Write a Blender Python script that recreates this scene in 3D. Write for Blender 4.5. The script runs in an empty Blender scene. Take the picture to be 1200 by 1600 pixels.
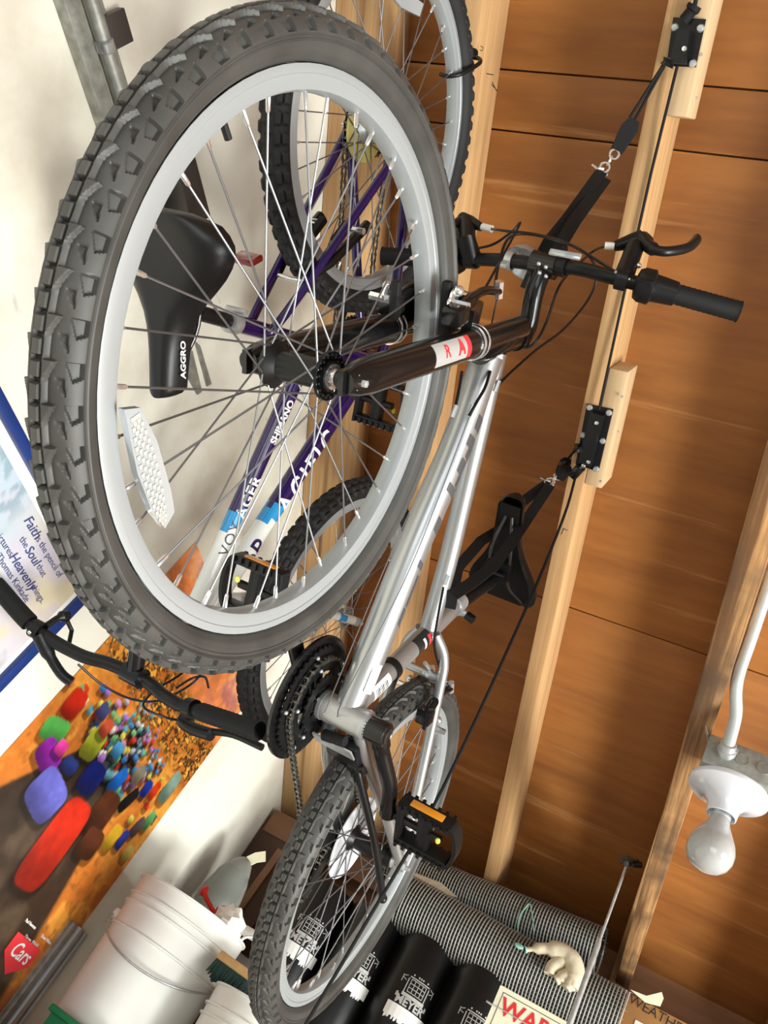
import bpy, bmesh, math, random
import numpy as np
from mathutils import Matrix, Vector

scn = bpy.context.scene
C = scn.collection
random.seed(7)
rng = np.random.default_rng(5)

# ------------------------------------------------------------------ camera
# world: X along the poster wall (down the roof slope), Y towards the poster wall, Z up; the eye is the origin
RC = np.array([[0.10283357, -0.86704289, 0.4875022],
               [0.69452365, -0.28826842, -0.65921928],
               [0.71208297, 0.40637168, 0.57251336]])
FPX = 1325.873
cam_data = bpy.data.cameras.new('camera')
cam_data.sensor_fit = 'HORIZONTAL'
cam_data.sensor_width = 36.0
cam_data.lens = FPX / 1200.0 * 36.0
cam_data.clip_start = 0.02
cam = bpy.data.objects.new('camera', cam_data)
C.objects.link(cam)
m = Matrix.Identity(4)
for i in range(3):
    m[i][0] = RC[0, i]; m[i][1] = -RC[1, i]; m[i][2] = -RC[2, i]
cam.matrix_world = m
scn.camera = cam

# ------------------------------------------------------------------ light
world = bpy.data.worlds.new('daylight')
scn.world = world
world.use_nodes = True
bg = world.node_tree.nodes['Background']
bg.inputs[0].default_value = (0.90, 0.95, 1.0, 1)
bg.inputs[1].default_value = 0.24
def area(name, loc, target, sx, sy, power, col):
    d = bpy.data.lights.new(name, 'AREA'); d.shape = 'RECTANGLE'; d.size = sx; d.size_y = sy
    d.energy = power; d.color = col
    o = bpy.data.objects.new(name, d); C.objects.link(o); o.location = loc
    dirv = Vector(target) - Vector(loc)
    o.rotation_euler = dirv.to_track_quat('-Z', 'Y').to_euler()
    return o
# two lamps for the daylight coming in through the open garage door to the right of the viewer: the sunlit driveway and the sky above it
area('driveway_daylight', (1.0, -4.0, -1.40), (1.4, 0.5, 0.75), 2.4, 1.0, 400.0, (0.97, 0.985, 0.93))
area('door_daylight', (0.4, -3.6, 0.0), (1.1, 0.9, 0.4), 3.2, 1.6, 110.0, (0.95, 1.0, 0.98))
area('side_fill', (-2.6, -0.6, -0.5), (1.2, 0.6, 0.4), 2.2, 1.6, 32.0, (0.94, 1.0, 1.0))  # added fill lamp behind the viewer, brightens camera-facing surfaces; not from the door

vs = scn.view_settings
vs.view_transform = 'Standard'; vs.look = 'None'; vs.gamma = 1.0; vs.use_curve_mapping = False
vs.exposure = 0.40

# ------------------------------------------------------------------ constants
PITCH = 0.4149586
N_ROOF = np.array([math.sin(PITCH), 0, math.cos(PITCH)])
S_ROOF = np.array([math.cos(PITCH), 0, -math.sin(PITCH)])
Y_ = np.array([0., 1., 0.])
D_UNDER, D_PLY = 1.80, 1.94
YW, XE, FLOOR = 1.165, 2.75, -1.55
R1 = np.array([[-0.996209, 0.0107472, 0.0863259], [-0.0135105, -0.9994127, -0.0314905], [0.0859368, -0.0325374, 0.9957691]])
T1 = np.array([1.523429, 0.498497, 0.147686]); STEER1 = -0.107026; L1 = 1.0319
R2 = np.array([[0.9163098, -0.013151, -0.4002542], [0.0069464, -0.9987884, 0.0487193], [-0.40041, -0.0474223, -0.9151082]])
T2 = np.array([0.736839, 0.80388, 1.616172]); SC2 = 0.975; L2 = 1.0438
WR = 0.333

def ray(x, y):
    d = RC.T @ np.array([(x - 600) / FPX, (y - 800) / FPX, 1.0])
    return d / np.linalg.norm(d)
def onX(x, y, X): r = ray(x, y); return r * X / r[0]
def onY(x, y, Y): r = ray(x, y); return r * Y / r[1]
def onZ(x, y, Z): r = ray(x, y); return r * Z / r[2]
def onD(x, y, D): r = ray(x, y); return r * D / (r @ N_ROOF)
def roofp(s, Y, D): return S_ROOF * s + N_ROOF * D + np.array([0, Y, 0])
def b1(x, y, yp=0.0):          # a point of the near bike in its own frame, yp to its left
    o = R1.T @ (-T1); d = R1.T @ ray(x, y); return o + d * ((yp - o[1]) / d[1])
def b1x(x, y, xp):
    o = R1.T @ (-T1); d = R1.T @ ray(x, y); return o + d * ((xp - o[0]) / d[0])
def b2(x, y, yp=0.0):
    o = R2.T @ (-T2) / SC2; d = R2.T @ ray(x, y); return o + d * ((yp - o[1]) / d[1])
def b2x(x, y, xp):
    o = R2.T @ (-T2) / SC2; d = R2.T @ ray(x, y); return o + d * ((xp - o[0]) / d[0])
def w1(p): return R1 @ np.asarray(p, float) + T1

# ------------------------------------------------------------------ materials
MAT = {}
def nodes_of(mt):
    mt.use_nodes = True
    nt = mt.node_tree
    return nt, nt.nodes['Principled BSDF']
def plain(name, col, rough=0.5, metal=0.0, coat=0.0, spec=0.5, trans=0.0, ior=1.45, alpha=1.0, vary=0.0, vscale=20.0, bump=0.0):
    mt = bpy.data.materials.new(name); nt, b = nodes_of(mt)
    b.inputs['Base Color'].default_value = (*col, 1)
    b.inputs['Roughness'].default_value = rough
    b.inputs['Metallic'].default_value = metal
    b.inputs['Coat Weight'].default_value = coat
    b.inputs['Coat Roughness'].default_value = 0.12
    b.inputs['Specular IOR Level'].default_value = spec
    b.inputs['Transmission Weight'].default_value = trans
    b.inputs['IOR'].default_value = ior
    b.inputs['Alpha'].default_value = alpha
    if vary > 0 or bump > 0:
        tc = nt.nodes.new('ShaderNodeTexCoord'); n = nt.nodes.new('ShaderNodeTexNoise')
        n.inputs['Scale'].default_value = vscale; n.inputs['Detail'].default_value = 5
        nt.links.new(tc.outputs['Object'], n.inputs['Vector'])
        if vary > 0:
            r = nt.nodes.new('ShaderNodeValToRGB')
            r.color_ramp.elements[0].position = 0.3; r.color_ramp.elements[1].position = 0.72
            r.color_ramp.elements[0].color = (*[c * (1 - vary) for c in col], 1)
            r.color_ramp.elements[1].color = (*[min(1, c * (1 + vary)) for c in col], 1)
            nt.links.new(n.outputs['Fac'], r.inputs['Fac']); nt.links.new(r.outputs['Color'], b.inputs['Base Color'])
        if bump > 0:
            bp = nt.nodes.new('ShaderNodeBump'); bp.inputs['Strength'].default_value = bump; bp.inputs['Distance'].default_value = 0.002
            nt.links.new(n.outputs['Fac'], bp.inputs['Height']); nt.links.new(bp.outputs['Normal'], b.inputs['Normal'])
    MAT[name] = mt
    return mt

def wood(name, dark, light, grain=(1.2, 22, 22), knot=0.0, knotscale=5.0, streak=None, stain=None, rough=0.62, contrast=(0.3, 0.7), detail=6.0):
    mt = bpy.data.materials.new(name); nt, b = nodes_of(mt); L = nt.links
    tc = nt.nodes.new('ShaderNodeTexCoord')
    mp = nt.nodes.new('ShaderNodeMapping'); mp.inputs['Scale'].default_value = grain
    oi = nt.nodes.new('ShaderNodeObjectInfo')
    ad = nt.nodes.new('ShaderNodeVectorMath'); ad.operation = 'ADD'
    mul = nt.nodes.new('ShaderNodeMath'); mul.operation = 'MULTIPLY'; mul.inputs[1].default_value = 17.0
    L.new(oi.outputs['Random'], mul.inputs[0])
    L.new(tc.outputs['Object'], ad.inputs[0]); L.new(mul.outputs[0], ad.inputs[1])
    L.new(ad.outputs[0], mp.inputs['Vector'])
    n1 = nt.nodes.new('ShaderNodeTexNoise'); n1.inputs['Scale'].default_value = 1.6; n1.inputs['Detail'].default_value = detail; n1.inputs['Distortion'].default_value = 0.35
    L.new(mp.outputs[0], n1.inputs['Vector'])
    n2 = nt.nodes.new('ShaderNodeTexNoise'); n2.inputs['Scale'].default_value = 6.5; n2.inputs['Detail'].default_value = 4
    L.new(mp.outputs[0], n2.inputs['Vector'])
    mx = nt.nodes.new('ShaderNodeMix'); mx.data_type = 'FLOAT'; mx.inputs[0].default_value = 0.35
    L.new(n1.outputs['Fac'], mx.inputs[2]); L.new(n2.outputs['Fac'], mx.inputs[3])
    cr = nt.nodes.new('ShaderNodeValToRGB')
    cr.color_ramp.elements[0].position = contrast[0]; cr.color_ramp.elements[0].color = (*dark, 1)
    cr.color_ramp.elements[1].position = contrast[1]; cr.color_ramp.elements[1].color = (*light, 1)
    L.new(mx.outputs[0], cr.inputs['Fac'])
    out = cr.outputs['Color']
    if streak:
        mp3 = nt.nodes.new('ShaderNodeMapping'); mp3.inputs['Scale'].default_value = (grain[0] * 1.5, grain[1] * 0.55, grain[2] * 0.55)
        L.new(ad.outputs[0], mp3.inputs['Vector'])
        n3 = nt.nodes.new('ShaderNodeTexNoise'); n3.inputs['Scale'].default_value = 2.4; n3.inputs['Detail'].default_value = 7; n3.inputs['Roughness'].default_value = 0.62
        L.new(mp3.outputs[0], n3.inputs['Vector'])
        c3 = nt.nodes.new('ShaderNodeValToRGB'); c3.color_ramp.elements[0].position = 0.60; c3.color_ramp.elements[1].position = 0.72
        L.new(n3.outputs['Fac'], c3.inputs['Fac'])
        m3 = nt.nodes.new('ShaderNodeMix'); m3.data_type = 'RGBA'
        sc = nt.nodes.new('ShaderNodeMath'); sc.operation = 'MULTIPLY'; sc.inputs[1].default_value = 0.55
        L.new(c3.outputs['Color'], sc.inputs[0]); L.new(sc.outputs[0], m3.inputs[0])
        L.new(out, m3.inputs[6]); m3.inputs[7].default_value = (*streak, 1); out = m3.outputs[2]
    if stain:
        n4 = nt.nodes.new('ShaderNodeTexNoise'); n4.inputs['Scale'].default_value = 5.5; n4.inputs['Detail'].default_value = 6
        L.new(ad.outputs[0], n4.inputs['Vector'])
        c4 = nt.nodes.new('ShaderNodeValToRGB'); c4.color_ramp.elements[0].position = 0.45; c4.color_ramp.elements[1].position = 0.65
        L.new(n4.outputs['Fac'], c4.inputs['Fac'])
        m4 = nt.nodes.new('ShaderNodeMix'); m4.data_type = 'RGBA'; L.new(c4.outputs['Color'], m4.inputs[0])
        L.new(out, m4.inputs[6]); m4.inputs[7].default_value = (*stain, 1); out = m4.outputs[2]
    if knot > 0:
        mpk = nt.nodes.new('ShaderNodeMapping'); g = grain; mpk.inputs['Scale'].default_value = tuple(0.55 if q == min(g) else 1.0 for q in g)
        L.new(ad.outputs[0], mpk.inputs['Vector'])
        vo = nt.nodes.new('ShaderNodeTexVoronoi'); vo.inputs['Scale'].default_value = knotscale
        L.new(mpk.outputs[0], vo.inputs['Vector'])
        ck = nt.nodes.new('ShaderNodeValToRGB')
        ck.color_ramp.elements[0].position = knot * 0.55; ck.color_ramp.elements[0].color = (1, 1, 1, 1)
        ck.color_ramp.elements[1].position = knot; ck.color_ramp.elements[1].color = (0, 0, 0, 1)
        L.new(vo.outputs['Distance'], ck.inputs['Fac'])
        mk = nt.nodes.new('ShaderNodeMix'); mk.data_type = 'RGBA'
        s2 = nt.nodes.new('ShaderNodeMath'); s2.operation = 'MULTIPLY'; s2.inputs[1].default_value = 0.8
        L.new(ck.outputs['Color'], s2.inputs[0]); L.new(s2.outputs[0], mk.inputs[0])
        L.new(out, mk.inputs[6]); mk.inputs[7].default_value = (dark[0] * 0.35, dark[1] * 0.3, dark[2] * 0.25, 1); out = mk.outputs[2]
    L.new(out, b.inputs['Base Color'])
    b.inputs['Roughness'].default_value = rough
    bp = nt.nodes.new('ShaderNodeBump'); bp.inputs['Strength'].default_value = 0.25; bp.inputs['Distance'].default_value = 0.001
    L.new(n2.outputs['Fac'], bp.inputs['Height']); L.new(bp.outputs['Normal'], b.inputs['Normal'])
    MAT[name] = mt
    return mt

def attr_print(name, rough=0.35):
    mt = bpy.data.materials.new(name); nt, b = nodes_of(mt)
    a = nt.nodes.new('ShaderNodeVertexColor'); a.layer_name = 'print'
    nt.links.new(a.outputs['Color'], b.inputs['Base Color']); b.inputs['Roughness'].default_value = rough
    MAT[name] = mt
    return mt

plain('silver_paint', (0.43, 0.445, 0.455), 0.34, 0.75, coat=0.25)
plain('decal_grey', (0.07, 0.07, 0.075), 0.45)
plain('black_gloss', (0.006, 0.006, 0.0065), 0.20, 0.0, coat=0.15, spec=0.4)
plain('black_satin', (0.007, 0.007, 0.0075), 0.36, spec=0.35)
plain('black_matte', (0.009, 0.009, 0.009), 0.6, spec=0.3)
plain('saddle_vinyl', (0.007, 0.007, 0.0075), 0.36, bump=0.08, vscale=600, spec=0.45)
plain('tire_rubber', (0.052, 0.050, 0.046), 0.52, vary=0.25, vscale=18)
plain('old_tire_rubber', (0.012, 0.012, 0.012), 0.7, vary=0.25, vscale=18)
plain('rim_alloy', (0.37, 0.395, 0.41), 0.38, 0.35)
plain('spoke_steel', (0.17, 0.17, 0.18), 0.42, 0.85)
plain('chrome', (0.78, 0.78, 0.79), 0.18, 0.85)
plain('zinc', (0.50, 0.52, 0.53), 0.40, 0.65, vary=0.2, vscale=60)
plain('galvanized', (0.30, 0.30, 0.27), 0.5, 0.4, vary=0.3, vscale=50)
plain('conduit_steel', (0.50, 0.53, 0.54), 0.40, 0.45, vary=0.08, vscale=30)
plain('dark_steel', (0.10, 0.10, 0.10), 0.35, 0.9)
plain('chain_steel', (0.22, 0.21, 0.19), 0.35, 0.95, vary=0.4, vscale=200)
plain('white_plastic', (0.78, 0.77, 0.72), 0.35, vary=0.04, vscale=9)
plain('porcelain', (0.60, 0.60, 0.65), 0.12, coat=0.6)
plain('bulb_glass', (0.38, 0.38, 0.37), 0.08, coat=0.5)
plain('reflector_clear', (0.42, 0.45, 0.47), 0.12, 0.25, coat=1.0)
plain('reflector_amber', (0.80, 0.30, 0.02), 0.15, coat=1.0)
plain('reflector_red', (0.20, 0.008, 0.008), 0.15, coat=1.0)
plain('yellow_plastic', (0.75, 0.80, 0.10), 0.4)
plain('guard_clear', (0.72, 0.73, 0.76), 0.25, alpha=0.75)
plain('guard_amber', (0.48, 0.40, 0.13), 0.3)
plain('sticker_silver', (0.50, 0.50, 0.49), 0.4, 0.3)
plain('sticker_white', (0.82, 0.82, 0.80), 0.4)
plain('sticker_red', (0.75, 0.04, 0.05), 0.4)
plain('sticker_black', (0.015, 0.015, 0.015), 0.4)
plain('white_paint', (0.76, 0.77, 0.74), 0.2, coat=0.6)
plain('purple_paint', (0.018, 0.004, 0.075), 0.2, 0.1, coat=0.6)
plain('blue_paint', (0.02, 0.27, 0.58), 0.22, coat=0.6)
plain('rope_black', (0.006, 0.006, 0.006), 0.75, spec=0.3)
plain('webbing_black', (0.006, 0.006, 0.006), 0.7, spec=0.3, bump=0.3, vscale=900)
plain('frame_blue', (0.012, 0.035, 0.17), 0.3)
plain('mat_white', (0.80, 0.79, 0.75), 0.55)
plain('ink_blue', (0.05, 0.06, 0.20), 0.6)
plain('ink_black', (0.015, 0.015, 0.015), 0.6)
plain('ink_red', (0.72, 0.03, 0.03), 0.5)
plain('cardboard', (0.50, 0.25, 0.085), 0.75, vary=0.1, vscale=12)
plain('paper_cream', (0.84, 0.82, 0.62), 0.55)
plain('paper_white', (0.80, 0.79, 0.74), 0.6)
plain('glove_cotton', (0.60, 0.52, 0.38), 0.9, vary=0.12, vscale=60, bump=0.5)
plain('mesh_wire', (0.62, 0.62, 0.58), 0.35, 0.6)
plain('mesh_core', (0.035, 0.035, 0.03), 0.6, 0.2)
plain('green_plastic', (0.02, 0.20, 0.08), 0.35)
plain('bristle_green', (0.02, 0.055, 0.045), 0.8)
plain('red_plastic', (0.62, 0.03, 0.02), 0.35)
plain('clear_bag', (0.62, 0.62, 0.58), 0.12, trans=0.75, ior=1.15)
plain('bag_content', (0.045, 0.07, 0.05), 0.6)
plain('twine_green', (0.30, 0.62, 0.52), 0.5)
plain('concrete', (0.34, 0.33, 0.31), 0.85, vary=0.12, vscale=4)
plain('bracket_brown', (0.07, 0.06, 0.055), 0.4, 0.3)
plain('dark_board', (0.07, 0.035, 0.02), 0.75, vary=0.3, vscale=7)
wood('plywood', (0.19, 0.064, 0.012), (0.37, 0.142, 0.029), grain=(7, 0.9, 7), knot=0.05, knotscale=2.9, streak=(0.60, 0.33, 0.13), contrast=(0.30, 0.72))
wood('pine_new', (0.36, 0.19, 0.075), (0.56, 0.345, 0.16), grain=(1.0, 30, 30), knot=0.06, knotscale=4.2, contrast=(0.3, 0.66))
wood('pine_pale', (0.44, 0.29, 0.15), (0.58, 0.41, 0.24), grain=(1.4, 24, 24), contrast=(0.3, 0.66))
wood('joist_old', (0.17, 0.078, 0.028), (0.56, 0.31, 0.125), grain=(1.3, 44, 44), knot=0.09, knotscale=7, stain=(0.10, 0.056, 0.030), contrast=(0.40, 0.60))
wood('brush_wood', (0.52, 0.30, 0.11), (0.66, 0.42, 0.18), grain=(3, 30, 30))
wood('shelf_wood', (0.12, 0.05, 0.02), (0.22, 0.10, 0.04), grain=(10, 1, 10))

def wall_paint():
    mt = bpy.data.materials.new('wall_paint'); nt, b = nodes_of(mt); L = nt.links
    tc = nt.nodes.new('ShaderNodeTexCoord')
    n = nt.nodes.new('ShaderNodeTexNoise'); n.inputs['Scale'].default_value = 3.2; n.inputs['Detail'].default_value = 7; n.inputs['Roughness'].default_value = 0.6
    L.new(tc.outputs['Object'], n.inputs['Vector'])
    r = nt.nodes.new('ShaderNodeValToRGB')
    r.color_ramp.elements[0].position = 0.30; r.color_ramp.elements[0].color = (0.62, 0.57, 0.46, 1)
    r.color_ramp.elements[1].position = 0.52; r.color_ramp.elements[1].color = (0.81, 0.785, 0.69, 1)
    L.new(n.outputs['Fac'], r.inputs['Fac'])
    # long thin scuffs
    mp = nt.nodes.new('ShaderNodeMapping'); mp.inputs['Scale'].default_value = (9, 1, 30); mp.inputs['Rotation'].default_value = (0, 0.5, 0)
    L.new(tc.outputs['Object'], mp.inputs['Vector'])
    n2 = nt.nodes.new('ShaderNodeTexNoise'); n2.inputs['Scale'].default_value = 1.5; n2.inputs['Detail'].default_value = 3
    L.new(mp.outputs[0], n2.inputs['Vector'])
    r2 = nt.nodes.new('ShaderNodeValToRGB'); r2.color_ramp.elements[0].position = 0.70; r2.color_ramp.elements[1].position = 0.78
    L.new(n2.outputs['Fac'], r2.inputs['Fac'])
    mu = nt.nodes.new('ShaderNodeMath'); mu.operation = 'MULTIPLY'; mu.inputs[1].default_value = 0.45
    L.new(r2.outputs['Color'], mu.inputs[0])
    mx = nt.nodes.new('ShaderNodeMix'); mx.data_type = 'RGBA'
    L.new(mu.outputs[0], mx.inputs[0]); L.new(r.outputs['Color'], mx.inputs[6]); mx.inputs[7].default_value = (0.40, 0.36, 0.31, 1)
    L.new(mx.outputs[2], b.inputs['Base Color']); b.inputs['Roughness'].default_value = 0.55
    MAT['wall_paint'] = mt
wall_paint()
attr_print('poster_print', 0.3); attr_print('picture_print', 0.25)

# ------------------------------------------------------------------ mesh builder
def unit(v): v = np.asarray(v, float); return v / (np.linalg.norm(v) + 1e-12)
def perp(d):
    d = unit(d); a = np.array([0, 0, 1.]) if abs(d[2]) < 0.9 else np.array([1., 0, 0])
    u = unit(np.cross(d, a)); return u, np.cross(d, u)
def rotm(axis, ang):
    k = unit(axis); K = np.array([[0, -k[2], k[1]], [k[2], 0, -k[0]], [-k[1], k[0], 0]])
    return np.eye(3) + math.sin(ang) * K + (1 - math.cos(ang)) * K @ K
def spline(pts, n=8):
    P = [np.asarray(p, float) for p in pts]
    P = [2 * P[0] - P[1]] + P + [2 * P[-1] - P[-2]]
    out = []
    for i in range(1, len(P) - 2):
        for k in range(n):
            t = k / n; a, b, c, d = P[i - 1], P[i], P[i + 1], P[i + 2]
            out.append(0.5 * ((2 * b) + (-a + c) * t + (2 * a - 5 * b + 4 * c - d) * t * t + (-a + 3 * b - 3 * c + d) * t ** 3))
    out.append(P[-2])
    return out

class MB:
    def __init__(s): s.v = []; s.f = []; s.m = []; s.cur = 0
    def mat(s, i): s.cur = i; return s
    def add(s, vs_, fs):
        o = len(s.v); s.v.extend([tuple(map(float, p)) for p in vs_])
        s.f.extend([tuple(i + o for i in q) for q in fs]); s.m.extend([s.cur] * len(fs)); return s
    def tube(s, pts, r, seg=10, caps=True, flat=None):
        P = [np.asarray(p, float) for p in pts]; n = len(P)
        rr = [r] * n if np.isscalar(r) else list(r)
        T = [unit(P[min(i + 1, n - 1)] - P[max(i - 1, 0)]) for i in range(n)]
        u, _ = perp(T[0]); V = []; F = []
        for i in range(n):
            u = unit(u - T[i] * (u @ T[i])); w = np.cross(T[i], u)
            for k in range(seg):
                a = 2 * math.pi * k / seg
                V.append(P[i] + rr[i] * (math.cos(a) * u + math.sin(a) * w))
        for i in range(n - 1):
            for k in range(seg):
                F.append((i * seg + k, i * seg + (k + 1) % seg, (i + 1) * seg + (k + 1) % seg, (i + 1) * seg + k))
        if caps:
            F.append(tuple(range(seg - 1, -1, -1))); F.append(tuple((n - 1) * seg + k for k in range(seg)))
        return s.add(V, F)
    def strip(s, pts, width, thick, wdir):        # flat band, like webbing
        P = [np.asarray(p, float) for p in pts]; n = len(P); V = []; F = []
        for i in range(n):
            t = unit(P[min(i + 1, n - 1)] - P[max(i - 1, 0)])
            wd = np.asarray(wdir[i] if isinstance(wdir, list) else wdir, float)
            w = unit(wd - t * (wd @ t)); h = np.cross(t, w)
            for a, b in ((-1, -1), (1, -1), (1, 1), (-1, 1)):
                V.append(P[i] + w * a * width / 2 + h * b * thick / 2)
        for i in range(n - 1):
            for k in range(4): F.append((i * 4 + k, i * 4 + (k + 1) % 4, (i + 1) * 4 + (k + 1) % 4, (i + 1) * 4 + k))
        F.append((3, 2, 1, 0)); F.append(tuple((n - 1) * 4 + k for k in range(4)))
        return s.add(V, F)
    def box(s, c, size, R=None, bev=0.0):
        c = np.asarray(c, float); h = np.asarray(size, float) / 2; R = np.eye(3) if R is None else np.asarray(R)
        if bev <= 0:
            V = [c + R @ (h * np.array(q)) for q in ((-1, -1, -1), (1, -1, -1), (1, 1, -1), (-1, 1, -1), (-1, -1, 1), (1, -1, 1), (1, 1, 1), (-1, 1, 1))]
            return s.add(V, [(0, 3, 2, 1), (4, 5, 6, 7), (0, 1, 5, 4), (1, 2, 6, 5), (2, 3, 7, 6), (3, 0, 4, 7)])
        bm = bmesh.new(); bmesh.ops.create_cube(bm, size=1.0)
        for v in bm.verts: v.co = Vector((v.co.x * h[0] * 2, v.co.y * h[1] * 2, v.co.z * h[2] * 2))
        bmesh.ops.bevel(bm, geom=list(bm.edges), offset=min(bev, min(h) * 0.95), segments=2, profile=0.5, affect='EDGES')
        bm.verts.index_update()
        V = [c + R @ np.array(v.co) for v in bm.verts]; F = [tuple(v.index for v in f.verts) for f in bm.faces]; bm.free()
        return s.add(V, F)
    def lathe(s, prof, origin, axis, seg=24, closed=False):
        o = np.asarray(origin, float); ax = unit(axis); u, w = perp(ax); n = len(prof); V = []; F = []
        for r, h in prof:
            for k in range(seg):
                a = 2 * math.pi * k / seg; V.append(o + ax * h + r * (math.cos(a) * u + math.sin(a) * w))
        m_ = n if closed else n - 1
        for i in range(m_):
            j = (i + 1) % n
            for k in range(seg):
                F.append((i * seg + k, i * seg + (k + 1) % seg, j * seg + (k + 1) % seg, j * seg + k))
        if not closed:
            if prof[0][0] > 1e-5: F.append(tuple(range(seg - 1, -1, -1)))
            if prof[-1][0] > 1e-5: F.append(tuple((n - 1) * seg + k for k in range(seg)))
        return s.add(V, F)
    def cyl(s, a, b, r, seg=16, r2=None):
        a = np.asarray(a, float); b = np.asarray(b, float)
        return s.tube([a, b], [r, r if r2 is None else r2], seg)
    def ring(s, origin, axis, R, r, seg=48, sub=8):
        prof = [(R + r * math.cos(2 * math.pi * k / sub), r * math.sin(2 * math.pi * k / sub)) for k in range(sub)]
        return s.lathe(prof, origin, axis, seg, closed=True)
    def ball(s, c, r, R=None, seg=16, rings=10):
        r = np.array([r] * 3 if np.isscalar(r) else r, float); R = np.eye(3) if R is None else R; c = np.asarray(c, float)
        V = []; F = []
        for i in range(rings + 1):
            t = math.pi * i / rings
            for k in range(seg):
                a = 2 * math.pi * k / seg
                V.append(c + R @ (r * np.array([math.sin(t) * math.cos(a), math.sin(t) * math.sin(a), math.cos(t)])))
        for i in range(rings):
            for k in range(seg): F.append((i * seg + k, (i + 1) * seg + k, (i + 1) * seg + (k + 1) % seg, i * seg + (k + 1) % seg))
        return s.add(V, F)
    def prism(s, poly, origin, u, v, t):          # polygon in the u,v plane given thickness t along u x v
        o = np.asarray(origin, float); u = np.asarray(u, float); v = np.asarray(v, float); w = unit(np.cross(u, v)); n = len(poly)
        V = [o + u * a + v * b for a, b in poly] + [o + u * a + v * b + w * t for a, b in poly]
        F = [tuple(range(n - 1, -1, -1)), tuple(range(n, 2 * n))] + [(k, (k + 1) % n, n + (k + 1) % n, n + k) for k in range(n)]
        return s.add(V, F)
    def gear(s, c, axis, r, teeth, depth, t, inner):
        poly = []
        ax = unit(axis); u, w = perp(ax); c = np.asarray(c, float)
        n = teeth * 4; V = []; F = []
        for side in (-t / 2, t / 2):
            for k in range(n):
                a = 2 * math.pi * k / n; ro = r if k % 4 in (0, 1) else r - depth
                for rad in (ro, inner): V.append(c + ax * side + rad * (math.cos(a) * u + math.sin(a) * w))
        for k in range(n):
            j = (k + 1) % n; A = 2 * n
            F += [(2 * k, 2 * j, 2 * j + 1, 2 * k + 1), (A + 2 * k, A + 2 * k + 1, A + 2 * j + 1, A + 2 * j),
                  (2 * k, A + 2 * k, A + 2 * j, 2 * j), (2 * k + 1, 2 * j + 1, A + 2 * j + 1, A + 2 * k + 1)]
        return s.add(V, F)
    def mesh(s, name, mats, smooth=38):
        me = bpy.data.meshes.new(name); me.from_pydata(s.v, [], s.f)
        for k in ([mats] if isinstance(mats, str) else mats): me.materials.append(MAT[k])
        if len(set(s.m)) > 1 or (s.m and s.m[0]): me.polygons.foreach_set('material_index', s.m)
        me.update()
        bm = bmesh.new(); bm.from_mesh(me); bmesh.ops.recalc_face_normals(bm, faces=list(bm.faces)); bm.to_mesh(me); bm.free()
        if smooth:
            me.polygons.foreach_set('use_smooth', [True] * len(me.polygons)); me.set_sharp_from_angle(angle=math.radians(smooth))
        return me
    def build(s, name, mats, parent=None, smooth=38, xf=None):
        if xf is not None: s.v = [tuple(xf(np.array(p))) for p in s.v]
        o = bpy.data.objects.new(name, s.mesh(name, mats, smooth)); C.objects.link(o)
        if parent is not None: o.parent = parent
        return o
def link(name, me, parent=None, mat4=None):
    o = bpy.data.objects.new(name, me); C.objects.link(o)
    if parent is not None: o.parent = parent
    if mat4 is not None: o.matrix_local = mat4
    return o
def empty(name, loc=(0, 0, 0), parent=None):
    o = bpy.data.objects.new(name, None); C.objects.link(o); o.location = loc; o.empty_display_size = 0.05
    if parent is not None: o.parent = parent
    return o
def tag(o, label, cat, group=None):
    o['label'] = label; o['category'] = cat
    if group: o['group'] = group
    return o
def struct(o): o['kind'] = 'structure'; return o
def M4(R=None, T=(0, 0, 0)):
    m_ = Matrix.Identity(4)
    for i in range(3):
        for j in range(3): m_[i][j] = 1.0 * (R[i][j] if R is not None else (i == j))
        m_[i][3] = float(T[i])
    return m_

def textmesh(txt, size, shear=0.0, bold=0.0, spacing=1.0):
    cu = bpy.data.curves.new('lettering', 'FONT'); cu.body = txt; cu.size = size; cu.shear = shear; cu.offset = bold
    cu.resolution_u = 3; cu.space_character = spacing; cu.align_x = 'CENTER'; cu.align_y = 'CENTER'
    ob = bpy.data.objects.new('lettering', cu); C.objects.link(ob)
    me = bpy.data.meshes.new_from_object(ob)
    bpy.data.objects.remove(ob); bpy.data.curves.remove(cu)
    return me
def text_flat(name, txt, size, origin, u, v, mat, parent=None, shear=0.0, bold=0.0, spacing=1.0, lift=0.0006):
    me = textmesh(txt, size, shear, bold, spacing); u = unit(u); v = unit(v); w = np.cross(u, v); o = np.asarray(origin, float)
    for vt in me.vertices: vt.co = Vector(o + u * vt.co.x + v * vt.co.y + w * lift)
    me.materials.clear(); me.materials.append(MAT[mat]); me.update(); me.name = name
    return link(name, me, parent)
def text_tube(name, txt, size, a, dirv, out, r, mat, parent=None, shear=0.0, bold=0.0, spacing=1.0, flip=False):
    # wraps lettering on a tube: a = centre on the axis, dirv = reading direction along the axis, out = direction the text faces
    me = textmesh(txt, size, shear, bold, spacing)
    bm = bmesh.new(); bm.from_mesh(me)
    for k in range(-8, 9):
        bmesh.ops.bisect_plane(bm, geom=list(bm.verts) + list(bm.edges) + list(bm.faces), plane_co=(0, k * r * 0.22, 0), plane_no=(0, 1, 0))
    d = unit(dirv); o = unit(np.asarray(out, float) - d * (np.asarray(out, float) @ d)); up = np.cross(o, d); a = np.asarray(a, float)
    for vt in bm.verts:
        th = vt.co.y / r
        vt.co = Vector(a + d * vt.co.x + (o * math.cos(th) + up * math.sin(th)) * (r + 0.0007))
    bm.to_mesh(me); bm.free(); me.materials.clear(); me.materials.append(MAT[mat]); me.update()
    return link(name, me, parent)
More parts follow.
